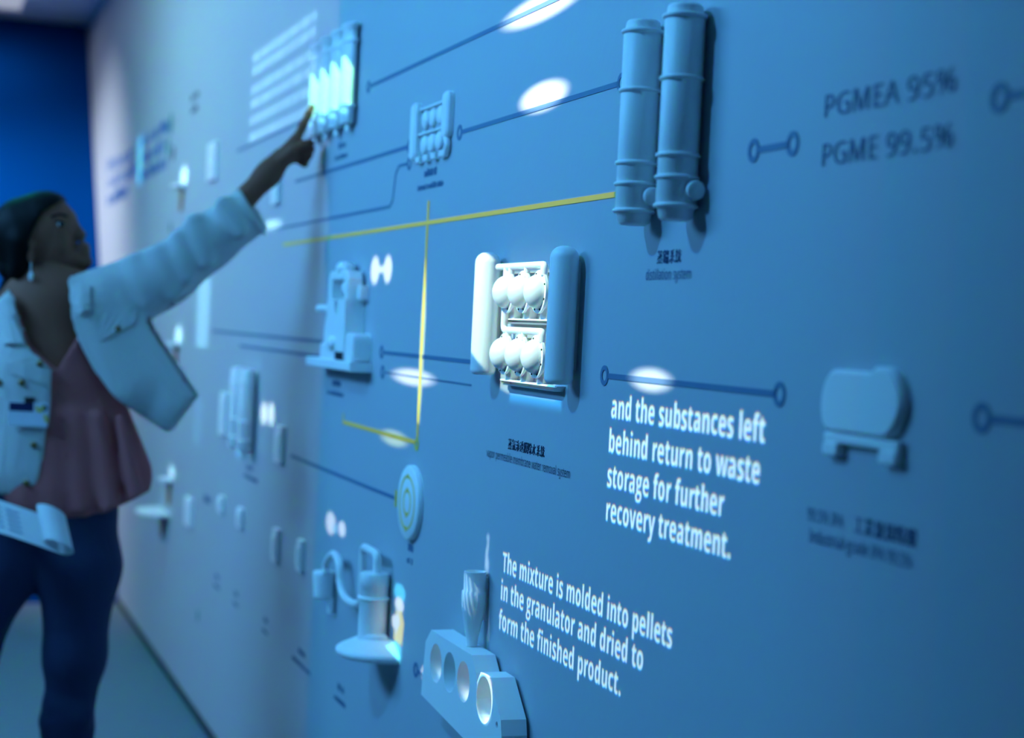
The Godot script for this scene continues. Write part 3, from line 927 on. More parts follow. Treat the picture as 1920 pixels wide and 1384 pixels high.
	var dotm := thing("printed_mark", "small dark round mark beside the far title", "printed mark", Vector3(-6.83, 1.975, 0))
	part("disc", tl, M.print_black, dotm)
	tl = MB.new()
	tl.annulus(Vector2(-6.81, 1.68), 0.0, 0.022, Z0, Z1)
	dotm = thing("printed_mark", "small dark round mark above the raised sleeve", "printed mark", Vector3(-6.81, 1.68, 0))
	part("disc", tl, M.print_black, dotm)
	tl = MB.new()
	tl.annulus(Vector2(-5.748, 0.328), 0.0, 0.02, Z0, Z1)
	dotm = thing("printed_mark", "small pale green round mark low on the far wall", "printed mark", Vector3(-5.748, 0.328, 0))
	part("disc", tl, M.print_teal, dotm)
# ------------------------------------------------------------------ white relief models on the wall
func V2(x: float, y: float) -> Vector2:
	return Vector2(x, y)

func round_poly(pts: Array, r: float, steps := 5) -> PackedVector2Array:
	var out := PackedVector2Array()
	var cnt := pts.size()
	for i in cnt:
		var p: Vector2 = pts[i]
		var a: Vector2 = pts[(i + cnt - 1) % cnt]
		var b: Vector2 = pts[(i + 1) % cnt]
		var k := minf(r, minf(p.distance_to(a), p.distance_to(b)) * 0.49)
		var s := p + (a - p).normalized() * k
		var e := p + (b - p).normalized() * k
		for j in steps + 1:
			var t := float(j) / steps
			out.append(s.lerp(p, t).lerp(p.lerp(e, t), t))
	return out

func smooth_path(pts: Array, steps := 6) -> Array:
	var c := Curve3D.new()
	for i in pts.size():
		var a: Vector3 = pts[maxi(i - 1, 0)]
		var b: Vector3 = pts[mini(i + 1, pts.size() - 1)]
		var t := (b - a) / 6.0
		c.add_point(pts[i], -t, t)
	var out: Array = []
	for i in pts.size() - 1:
		for k in steps:
			out.append(c.sample(i, float(k) / steps))
	out.append(pts[-1])
	return out

# a pipe with straight runs and round corners
func bent(pts: Array, r: float, steps := 5) -> Array:
	var out: Array = [pts[0]]
	for i in range(1, pts.size() - 1):
		var p: Vector3 = pts[i]
		var a: Vector3 = pts[i - 1]
		var b: Vector3 = pts[i + 1]
		var k := minf(r, minf(p.distance_to(a), p.distance_to(b)) * 0.45)
		var s := p + (a - p).normalized() * k
		var e := p + (b - p).normalized() * k
		for j in steps + 1:
			var t := float(j) / steps
			out.append(s.lerp(p, t).lerp(p.lerp(e, t), t))
	out.append(pts[-1])
	return out

func dome(r: float, y0: float, y1: float, f0: float, f1: float) -> Array:
	var p: Array = [V2(0.0001, y0)]
	for i in 7:
		var t := PI * 0.5 * i / 6.0
		p.append(V2(r - f0 + sin(t) * f0, y0 + f0 - cos(t) * f0))
	for i in 7:
		var t := PI * 0.5 * i / 6.0
		p.append(V2(r - f1 + cos(t) * f1, y1 - f1 + sin(t) * f1))
	p.append(V2(0.0001, y1))
	return p

func evaporator() -> void:
	var W: Material = M.model_white
	var o := thing("evaporator_relief", "white relief model of two upright tanks with six round pods between, lit bright", "relief model", Vector3(-2.6, 1.249, 0))
	for x in [-2.776, -2.413]:
		var mb := MB.new()
		mb.lathe(Vector3(x, 0, 0.0255), dome(0.0215, 1.2625, 1.4725, 0.009, 0.0185), 0, 1.2, 1.0, 40)
		part("tank", mb, W, o)
		mb = MB.new()
		mb.box(Vector3(x - 0.006, 1.285, 0), Vector3(x + 0.006, 1.45, 0.008))
		part("spacer", mb, W, o)
	var pb := MB.new()
	pb.tube(bent([Vector3(-2.735, 1.4465, 0.02), Vector3(-2.512, 1.4465, 0.02), Vector3(-2.512, 1.43, 0.02)], 0.01), 0.0058)
	pb.tube(bent([Vector3(-2.692, 1.4465, 0.02), Vector3(-2.692, 1.341, 0.02), Vector3(-2.507, 1.341, 0.02), Vector3(-2.507, 1.325, 0.02)], 0.01), 0.0058)
	part("pipework", pb, W, o)
	for row in [[1.404, 1.4465, 1.3605], [1.3015, 1.341, 1.2585]]:
		for k in 3:
			var x: float = -2.681 + k * 0.0765 + (0.001 if row[0] < 1.35 else 0.0)
			var y: float = row[0]
			var body := MB.new()
			var prof: Array = [V2(0.0001, 0.002), V2(0.020, 0.002), V2(0.0275, 0.011), V2(0.0305, 0.019)]
			body.lathe(Vector3(x, y, 0), prof, 1, 1.0, 1.0, 32)
			var sh: Array = []
			for i in 9:
				var t := PI * 0.5 * i / 8.0
				sh.append(V2(maxf(0.0001, cos(t) * 0.0275), 0.0225 + sin(t) * 0.0235))
			body.lathe(Vector3(x, y, 0), sh, 1, 1.0, 1.0, 32)
			var pod := part("pod", body, W, o)
			var fl := MB.new()
			fl.lathe(Vector3(x, y, 0), [V2(0.0295, 0.0185), V2(0.0345, 0.0185), V2(0.0345, 0.0228), V2(0.0270, 0.0228)], 1, 1.0, 1.0, 32)
			part("flange", fl, W, pod)
			for b in 8:
				var bo := MB.new()
				var a := TAU * (b + 0.5) / 8.0
				bo.ellipsoid(Vector3(x + cos(a) * 0.0305, y + sin(a) * 0.0305, 0.0231), Vector3(0.0017, 0.0017, 0.0016), 8, 6)
				part("bolt", bo, M.dark_gap, pod)
			var stem := MB.new()
			stem.tube([Vector3(x + 0.012, y + 0.024, 0.02), Vector3(x + 0.012, row[1], 0.02)], 0.0052)
			part("stem", stem, W, o)
			var foot := MB.new()
			foot.extrude(PackedVector2Array([V2(x - 0.012, row[2]), V2(x + 0.012, row[2]), V2(x + 0.017, y - 0.022), V2(x - 0.017, y - 0.022)]), 0.0, 0.013, 0.001)
			part("foot", foot, W, o)
	for s in [[1.352, 1.3608], [1.2495, 1.2588]]:
		var sh := MB.new()
		sh.extrude(round_poly([V2(-2.715, s[1]), V2(-2.702, s[0]), V2(-2.458, s[0]), V2(-2.445, s[1])], 0.003), 0.0, 0.016, 0.0025)
		part("shelf", sh, W, o)

func columns() -> void:
	var W: Material = M.model_white
	var o := thing("distillation_relief", "white relief model of two tall banded columns standing side by side", "relief model", Vector3(-2.085, 1.492, 0))
	for x in [-2.153, -2.018]:
		var c := MB.new()
		var r := 0.0262
		var p: Array = [V2(0.0001, 1.4925), V2(0.017, 1.4925), V2(0.0215, 1.4955), V2(0.0245, 1.509), V2(r, 1.511), V2(r, 1.7575), V2(0.0245, 1.759), V2(0.0235, 1.766)]
		for i in 5:
			var t := PI * 0.5 * i / 4.0
			p.append(V2(maxf(0.0001, 0.0185 + 0.005 * cos(t)), 1.766 + 0.0055 * sin(t)))
		p.append(V2(0.0001, 1.772))
		c.lathe(Vector3(x, 0, 0.0275), p, 0, 1.0, 1.0, 44)
		part("column", c, W, o)
		for y in [1.5115, 1.548, 1.5765, 1.6755, 1.7555]:
			var b := MB.new()
			var bp: Array = []
			for i in 9:
				var t := -PI * 0.5 + PI * i / 8.0
				bp.append(V2(r - 0.001 + 0.0047 * cos(t), y + 0.0034 * sin(t)))
			b.lathe(Vector3(x, 0, 0.0275), bp, 0, 1.0, 1.0, 44)
			part("band", b, W, o)
		var st := MB.new()
		st.lathe(Vector3(x, 1.531, 0.016), [V2(0.0001, 0.0), V2(0.0075, 0.0), V2(0.0075, 0.030), V2(0.0125, 0.030), V2(0.0125, 0.035), V2(0.011, 0.037), V2(0.0001, 0.037)], 2, 1.0, 1.0, 24)
		part("pipe_stub", st, W, o)
		var sp := MB.new()
		sp.box(Vector3(x - 0.006, 1.51, 0), Vector3(x + 0.006, 1.755, 0.01))
		part("spacer", sp, W, o)

func granulator() -> void:
	var W: Material = M.model_white
	var o := thing("granulator_relief", "white relief model of a granulator block with round holes and a hopper", "relief model", Vector3(-2.75, 0.62, 0))
	var body := CSGCombiner3D.new()
	body.name = "body"
	body.position.z = 0.006
	o.add_child(body)
	body.material_override = W
	var cut := func(parent: CSGCombiner3D, poly: Array, depth: float, holes: Array) -> void:
		var pl := CSGPolygon3D.new()
		var q := PackedVector2Array()
		for v in poly:
			q.append(v - Vector2(o.position.x, o.position.y))
		pl.polygon = q
		pl.mode = CSGPolygon3D.MODE_DEPTH
		pl.depth = depth
		pl.position = Vector3(0, 0, depth)
		pl.name = "solid"
		parent.add_child(pl, true)
		for h in holes:
			var cy := CSGCylinder3D.new()
			cy.radius = h[2]
			cy.height = 0.05
			cy.sides = 48
			cy.operation = CSGShape3D.OPERATION_SUBTRACTION
			cy.rotation = Vector3(PI / 2, 0, 0)
			cy.position = Vector3(h[0], h[1], h[3] + 0.025) - Vector3(o.position.x, o.position.y, 0)
			cy.name = "hole"
			parent.add_child(cy, true)
	cut.call(body, [V2(-2.930, 0.795), V2(-2.695, 0.795), V2(-2.668, 0.771), V2(-2.655, 0.745), V2(-2.655, 0.645), V2(-2.975, 0.668), V2(-2.962, 0.768)], 0.0415, [[-2.893, 0.7415, 0.0345, 0.004], [-2.812, 0.7425, 0.0345, 0.004], [-2.733, 0.7425, 0.0345, 0.004]])
	var blk := CSGCombiner3D.new()
	blk.name = "end_block"
	blk.position.z = 0.006
	o.add_child(blk)
	blk.material_override = W
	cut.call(blk, [V2(-2.6555, 0.758), V2(-2.640, 0.778), V2(-2.594, 0.778), V2(-2.531, 0.724), V2(-2.524, 0.70), V2(-2.524, 0.637), V2(-2.6555, 0.645)], 0.043, [[-2.6175, 0.7365, 0.038, 0.004], [-2.549, 0.712, 0.0055, 0.02]])
	for h in [[-2.893, 0.7415], [-2.812, 0.7425], [-2.733, 0.7425], [-2.6175, 0.7365]]:
		var hub := MB.new()
		hub.lathe(Vector3(h[0], h[1], 0), [V2(0.013, 0.004), V2(0.012, 0.019), V2(0.010, 0.021), V2(0.0001, 0.021)], 1, 1.0, 1.0, 24)
		part("hub", hub, W, o)
	var hp := MB.new()
	hp.lathe(Vector3(-2.772, 0, 0.0225), [V2(0.0001, 0.796), V2(0.0095, 0.796), V2(0.0098, 0.806), V2(0.0188, 0.850), V2(0.0212, 0.868), V2(0.0216, 0.890), V2(0.0190, 0.8925), V2(0.0192, 0.924), V2(0.0185, 0.9245), V2(0.0175, 0.918), V2(0.0001, 0.917)], 0, 1.0, 1.0, 36)
	part("hopper", hp, W, o)
	var sp := MB.new()
	sp.box(Vector3(-2.94, 0.68, 0), Vector3(-2.56, 0.71, 0.007))
	sp.box(Vector3(-2.778, 0.84, 0), Vector3(-2.766, 0.915, 0.008))
	part("spacer", sp, W, o)

func reactor() -> void:
	var W: Material = M.model_white
	var o := thing("reactor_relief", "white relief model of a cylinder on a half-round base with bent pipes", "relief model", Vector3(-3.39, 0.658, 0))
	var b := MB.new()
	b.lathe(Vector3(-3.393, 0, 0), [V2(0.0001, 0.657), V2(0.096, 0.657), V2(0.1035, 0.661), V2(0.105, 0.667), V2(0.1035, 0.672), V2(0.098, 0.676), V2(0.060, 0.694), V2(0.050, 0.697), V2(0.0001, 0.698)], 0, 1.0, 1.0, 40, 0.0, PI)
	part("base", b, W, o)
	b = MB.new()
	b.lathe(Vector3(-3.392, 0, 0.012), [V2(0.047, 0.690), V2(0.048, 0.700), V2(0.044, 0.706), V2(0.0001, 0.707)], 0, 1.0, 1.0, 40, 0.0, PI)
	part("plinth", b, W, o)
	b = MB.new()
	b.lathe(Vector3(-3.391, 0, 0.032), [V2(0.031, 0.69), V2(0.0295, 0.70), V2(0.0295, 0.80), V2(0.0305, 0.801), V2(0.0305, 0.826), V2(0.0285, 0.829), V2(0.0001, 0.829)], 0, 1.0, 1.0, 36)
	part("cylinder", b, W, o)
	b = MB.new()
	var bp: Array = []
	for i in 9:
		var t := -PI * 0.5 + PI * i / 8.0
		bp.append(V2(0.029 + 0.005 * cos(t), 0.777 + 0.0045 * sin(t)))
	b.lathe(Vector3(-3.391, 0, 0.032), bp, 0, 1.0, 1.0, 36)
	part("band", b, W, o)
	b = MB.new()
	b.tube(bent([Vector3(-3.385, 0.826, 0.03), Vector3(-3.385, 0.868, 0.03), Vector3(-3.505, 0.868, 0.03), Vector3(-3.515, 0.75, 0.024), Vector3(-3.545, 0.738, 0.024)], 0.02), 0.0085)
	part("overhead_pipe", b, W, o)
	b = MB.new()
	b.tube(smooth_path([Vector3(-3.83, 0.762, 0.03), Vector3(-3.825, 0.786, 0.03), Vector3(-3.765, 0.815, 0.03), Vector3(-3.705, 0.803, 0.03), Vector3(-3.69, 0.762, 0.03), Vector3(-3.66, 0.738, 0.028), Vector3(-3.60, 0.732, 0.026), Vector3(-3.545, 0.738, 0.024)]), 0.0085)
	part("swan_neck_pipe", b, W, o)
	b = MB.new()
	b.lathe(Vector3(-3.852, 0, 0.028), [V2(0.0001, 0.699), V2(0.02, 0.700), V2(0.0225, 0.7035), V2(0.0225, 0.708), V2(0.0255, 0.750), V2(0.026, 0.761), V2(0.024, 0.763), V2(0.0001, 0.763)], 0, 1.0, 1.0, 28)
	part("pot", b, W, o)
	b = MB.new()
	b.tube([Vector3(-3.84, 0.702, 0.012), Vector3(-3.84, 0.668, 0.012)], 0.008)
	part("drain", b, W, o)

func pump() -> void:
	var W: Material = M.model_white
	var o := thing("pump_unit_relief", "white relief model of a boxy pump unit standing on a ledge", "relief model", Vector3(-3.8, 1.234, 0))
	var b := MB.new()
	b.box(Vector3(-4.045, 1.234, 0), Vector3(-3.612, 1.255, 0.052), 0.002)
	part("ledge", b, W, o)
	var body := CSGCombiner3D.new()
	body.name = "body"
	body.material_override = W
	o.add_child(body)
	var bx := CSGBox3D.new()
	bx.size = Vector3(0.176, 0.138, 0.045)
	bx.position = Vector3(-3.788 + 3.8, 1.323 - 1.234, 0.0225)
	bx.name = "solid"
	body.add_child(bx)
	for h in [[-3.785, 1.374, 0.019, 0.02]]:
		var cy := CSGCylinder3D.new()
		cy.radius = h[2]
		cy.height = 0.04
		cy.sides = 32
		cy.operation = CSGShape3D.OPERATION_SUBTRACTION
		cy.rotation = Vector3(PI / 2, 0, 0)
		cy.position = Vector3(h[0] + 3.8, h[1] - 1.234, h[3] + 0.02)
		cy.name = "port"
		body.add_child(cy)
	b = MB.new()
	b.extrude(PackedVector2Array([V2(-3.885, 1.392), V2(-3.885, 1.44), V2(-3.87, 1.457), V2(-3.715, 1.457), V2(-3.70, 1.44), V2(-3.70, 1.392), V2(-3.73, 1.392), V2(-3.733, 1.436), V2(-3.855, 1.436), V2(-3.858, 1.392)]), 0.008, 0.042, 0.003)
	part("arch", b, W, o)
	b = MB.new()
	b.lathe(Vector3(-3.79, 0, 0.026), [V2(0.0001, 1.457), V2(0.03, 1.457), V2(0.032, 1.463), V2(0.028, 1.472), V2(0.018, 1.478), V2(0.0001, 1.479)], 0, 1.0, 0.7, 24)
	part("cap", b, W, o)
	b = MB.new()
	b.tube([Vector3(-3.995, 1.371, 0.036), Vector3(-3.876, 1.371, 0.036)], 0.0095)
	part("handle", b, W, o)
	b = MB.new()
	b.tube(bent([Vector3(-3.9, 1.362, 0.03), Vector3(-3.925, 1.33, 0.03), Vector3(-3.925, 1.285, 0.03), Vector3(-3.89, 1.275, 0.03)], 0.015), 0.008)
	part("side_pipe", b, W, o)
	b = MB.new()
	b.box(Vector3(-3.94, 1.255, 0), Vector3(-3.877, 1.29, 0.042), 0.003)
	part("side_block", b, W, o)
	b = MB.new()
	b.box(Vector3(-3.74, 1.392, 0), Vector3(-3.672, 1.424, 0.02), 0.002)
	part("rear_block", b, W, o)
	b = MB.new()
	b.extrude(round_poly([V2(-3.698, 1.255), V2(-3.628, 1.255), V2(-3.628, 1.318), V2(-3.698, 1.318)], 0.018), 0.0, 0.042, 0.003)
	part("motor_cover", b, W, o)
	b = MB.new()
	b.box(Vector3(-3.77, 1.2565, 0.0448), Vector3(-3.70, 1.274, 0.0475), 0.0005)
	part("dark_slot", b, M.metal_black, o)  # black raised piece where the front has a dark recess
	b = MB.new()
	b.lathe(Vector3(-3.80, 1.292, 0.045), [V2(0.02, 0.0), V2(0.019, 0.008), V2(0.013, 0.012), V2(0.0001, 0.013)], 1, 1.2, 0.8, 20)
	part("front_boss", b, W, o)
	b = MB.new()
	b.lathe(Vector3(-3.76, 1.418, 0.02), [V2(0.014, 0.0), V2(0.014, 0.014), V2(0.011, 0.018), V2(0.0001, 0.018)], 1, 1.0, 1.0, 20)
	part("valve", b, W, o)

func bottles() -> void:
	var W: Material = M.model_white
	for k in 4:
		var x: float = -3.893 - k * 0.112
		var side: String = ["next to the top printed line", "second from the top printed line", "third from the top printed line", "fourth from the top printed line"][k]
		var o := thing("bottle_relief", "white capped bottle relief glowing mint green, " + side, "relief bottle", Vector3(x, 1.795, 0), "four green bottles on the wall")
		var b := MB.new()
		b.lathe(Vector3(x, 0, 0.016), [V2(0.0001, 1.802), V2(0.0125, 1.802), V2(0.015, 1.806), V2(0.015, 1.99), V2(0.0001, 1.99)], 0, 2.9, 1.0, 32)
		var bo := part("bottle", b, W, o)
		b = MB.new()
		b.lathe(Vector3(x, 0, 0.016), [V2(0.0148, 1.987), V2(0.0178, 1.988), V2(0.0178, 1.995), V2(0.0150, 1.997), V2(0.0150, 2.022), V2(0.0175, 2.024), V2(0.0175, 2.032), V2(0.0001, 2.035)], 0, 2.9, 1.0, 32)
		part("cap", b, W, bo)
		b = MB.new()
		b.lathe(Vector3(x, 0, 0.016), [V2(0.0145, 1.836), V2(0.0178, 1.838), V2(0.0178, 1.844), V2(0.0145, 1.846)], 0, 2.9, 1.0, 32)
		part("foot_band", b, W, bo)
		b = MB.new()
		b.lathe(Vector3(x, 0, 0.012), [V2(0.0001, 1.786), V2(0.007, 1.786), V2(0.007, 1.803)], 0, 1.8, 1.0, 16)
		part("drain", b, W, o)

func flat_module() -> void:
	var W: Material = M.model_white
	var o := thing("module_relief", "flat pale relief of two upright bars with rows of small discs between", "relief model", Vector3(-3.23, 1.665, 0))
	for e in [[-3.335, 1.673], [-3.118, 1.70]]:
		var b := MB.new()
		b.extrude(round_poly([V2(e[0] - 0.02, e[1]), V2(e[0] + 0.02, e[1]), V2(e[0] + 0.02, 1.79), V2(e[0] - 0.02, 1.79)], 0.018), 0.0, 0.014, 0.004)
		part("upright_bar", b, W, o)
	for row in [1.75, 1.70]:
		for k in 3:
			var d := MB.new()
			d.lathe(Vector3(-3.275 + k * 0.05, row, 0), [V2(0.019, 0.0), V2(0.019, 0.005), V2(0.015, 0.008), V2(0.0001, 0.009)], 1, 1.0, 1.0, 20)
			part("disc", d, W, o)
		var p := MB.new()
		p.tube([Vector3(-3.315, row + 0.024, 0.004), Vector3(-3.14, row + 0.024, 0.004)], 0.003)
		part("header_pipe", p, W, o)
	for k in 4:
		var f := MB.new()
		f.box(Vector3(-3.31 + k * 0.053, 1.665, 0), Vector3(-3.285 + k * 0.053, 1.679, 0.012), 0.002)
		part("foot", f, W, o)
	var tail := MB.new()
	tail.tube(bent([Vector3(-3.118, 1.703, 0.007), Vector3(-3.105, 1.688, 0.007), Vector3(-3.118, 1.668, 0.007)], 0.012), 0.0065)
	part("elbow", tail, W, o)

func dial() -> void:
	var o := thing("dial_relief", "round pale disc relief with two yellow rings", "relief model", Vector3(-3.248, 0.915, 0))
	var d := MB.new()
	d.lathe(Vector3(-3.248, 0.99, 0), [V2(0.0745, 0.0), V2(0.0745, 0.009), V2(0.071, 0.012), V2(0.0001, 0.012)], 1, 1.0, 1.0, 56)
	part("disc", d, M.model_white, o)
	for r in [0.052, 0.0245]:
		var a := MB.new()
		a.annulus(Vector2(-3.248, 0.99), r - 0.0022, r + 0.0022, 0.012, 0.0128, 48)
		for s in [-1.0, 1.0]:
			a.annulus(Vector2(-3.248, 0.99 + r * s), 0.0, 0.0055, 0.012, 0.0131, 16)
		part("yellow_ring", a, M.print_yellow, o)

func wagon() -> void:
	var W: Material = M.model_white
	var o := thing("tank_wagon_relief", "flat white relief of a tank wagon on two feet", "relief model", Vector3(-1.57, 1.222, 0))
	var b := MB.new()
	b.extrude(round_poly([V2(-1.645, 1.248), V2(-1.508, 1.248), V2(-1.484, 1.286), V2(-1.508, 1.322), V2(-1.545, 1.322), V2(-1.552, 1.316), V2(-1.64, 1.316), V2(-1.654, 1.282)], 0.02, 6), 0.0, 0.0115, 0.004)
	part("tank", b, W, o)
	b = MB.new()
	b.box(Vector3(-1.644, 1.236, 0), Vector3(-1.494, 1.247, 0.009), 0.002)
	part("frame_beam", b, W, o)
	for e in [[-1.642, -1.61], [-1.528, -1.494]]:
		b = MB.new()
		b.extrude(round_poly([V2(e[0], 1.222), V2(e[1], 1.222), V2(e[1], 1.237), V2(e[0], 1.237)], 0.005), 0.0, 0.0115, 0.002)
		part("foot", b, W, o)

# the models at the far end, only seen softly
func far_models() -> void:
	var W: Material = M.model_white
	var o := thing("column_pair_relief", "pair of slim white columns in relief beyond the yellow lines", "relief model", Vector3(-5.02, 0.95, 0))
	for x in [-5.06, -4.915]:
		var c := MB.new()
		c.lathe(Vector3(x, 0, 0.026), [V2(0.0001, 0.95), V2(0.017, 0.95), V2(0.0235, 0.96), V2(0.0235, 1.18), V2(0.02, 1.19), V2(0.0001, 1.194)], 0, 1.5, 1.0, 24)
		part("column", c, W, o)
		for y in [0.985, 1.04, 1.15]:
			var b := MB.new()
			b.lathe(Vector3(x, 0, 0.026), [V2(0.0235, y - 0.004), V2(0.027, y), V2(0.0235, y + 0.004)], 0, 1.5, 1.0, 24)
			part("band", b, W, o)
	var panels := [
		[-4.515, 0.955, 1.055, 0.09, "narrow upright panel relief beside the pair of slim columns"],
		[-5.39, 0.965, 1.10, 0.10, "narrow upright panel relief just beyond the pair of slim columns"],
		[-4.20, 0.71, 0.79, 0.045, "small upright panel relief low on the wall beside the reactor pot"],
		[-4.50, 0.69, 0.78, 0.06, "small upright panel relief, second beyond the reactor pot"],
		[-5.03, 0.715, 0.775, 0.06, "small upright panel relief, third beyond the reactor pot"],
		[-5.36, 0.72, 0.775, 0.06, "small upright panel relief, fourth beyond the reactor pot"],
		[-5.83, 1.80, 1.93, 0.16, "square pale panel relief high on the wall beyond the text block"],
		[-4.72, 1.66, 1.76, 0.09, "upright panel relief partly behind the pointing wrist"],
		[-6.0, 0.60, 0.70, 0.12, "pale panel relief low on the far wall beside the half-round ledge"],
	]
	for p in panels:
		var pl := thing("panel_relief", p[4], "relief model", Vector3(p[0], p[1], 0), "small panel reliefs along the wall")
		var b := MB.new()
		b.box(Vector3(p[0] - p[3] * 0.5, p[1], 0), Vector3(p[0] + p[3] * 0.5, p[2], 0.014), 0.003)
		part("panel", b, W, pl)
		b = MB.new()
		b.box(Vector3(p[0] - p[3] * 0.3, p[1] + (p[2] - p[1]) * 0.2, 0.014), Vector3(p[0] + p[3] * 0.3, p[1] + (p[2] - p[1]) * 0.8, 0.018), 0.002)
		part("raised_field", b, W, pl)
	var steps := [[-6.52, 1.83, "half-round white ledge beside the far title"], [-6.48, 1.235, "half-round white ledge under the raised sleeve"], [-6.50, 0.72, "half-round white ledge low on the far wall, small"], [-6.62, 0.585, "half-round white ledge low on the far wall, wide"]]
	for s in steps:
		var wide: float = 0.14 if s[1] < 0.6 else 0.06
		var lg := thing("ledge_relief", s[2], "relief model", Vector3(s[0], s[1] - 0.014, 0), "half-round ledges")
		var b := MB.new()
		b.lathe(Vector3(s[0], 0, 0), [V2(0.0001, s[1] - 0.014), V2(wide * 0.92, s[1] - 0.014), V2(wide, s[1] - 0.008), V2(wide * 0.97, s[1]), V2(0.0001, s[1])], 0, 1.0, 0.8, 28, 0.0, PI)
		part("ledge", b, W, lg)
		b = MB.new()
		b.extrude(PackedVector2Array([V2(s[0] - 0.012, s[1] - 0.10), V2(s[0] + 0.012, s[1] - 0.10), V2(s[0] + 0.022, s[1] - 0.014), V2(s[0] - 0.022, s[1] - 0.014)]), 0.0, 0.012, 0.002)
		part("ledge_shade", b, M.shade_orange, lg)  # orange piece in place of the tinted shadow under each ledge
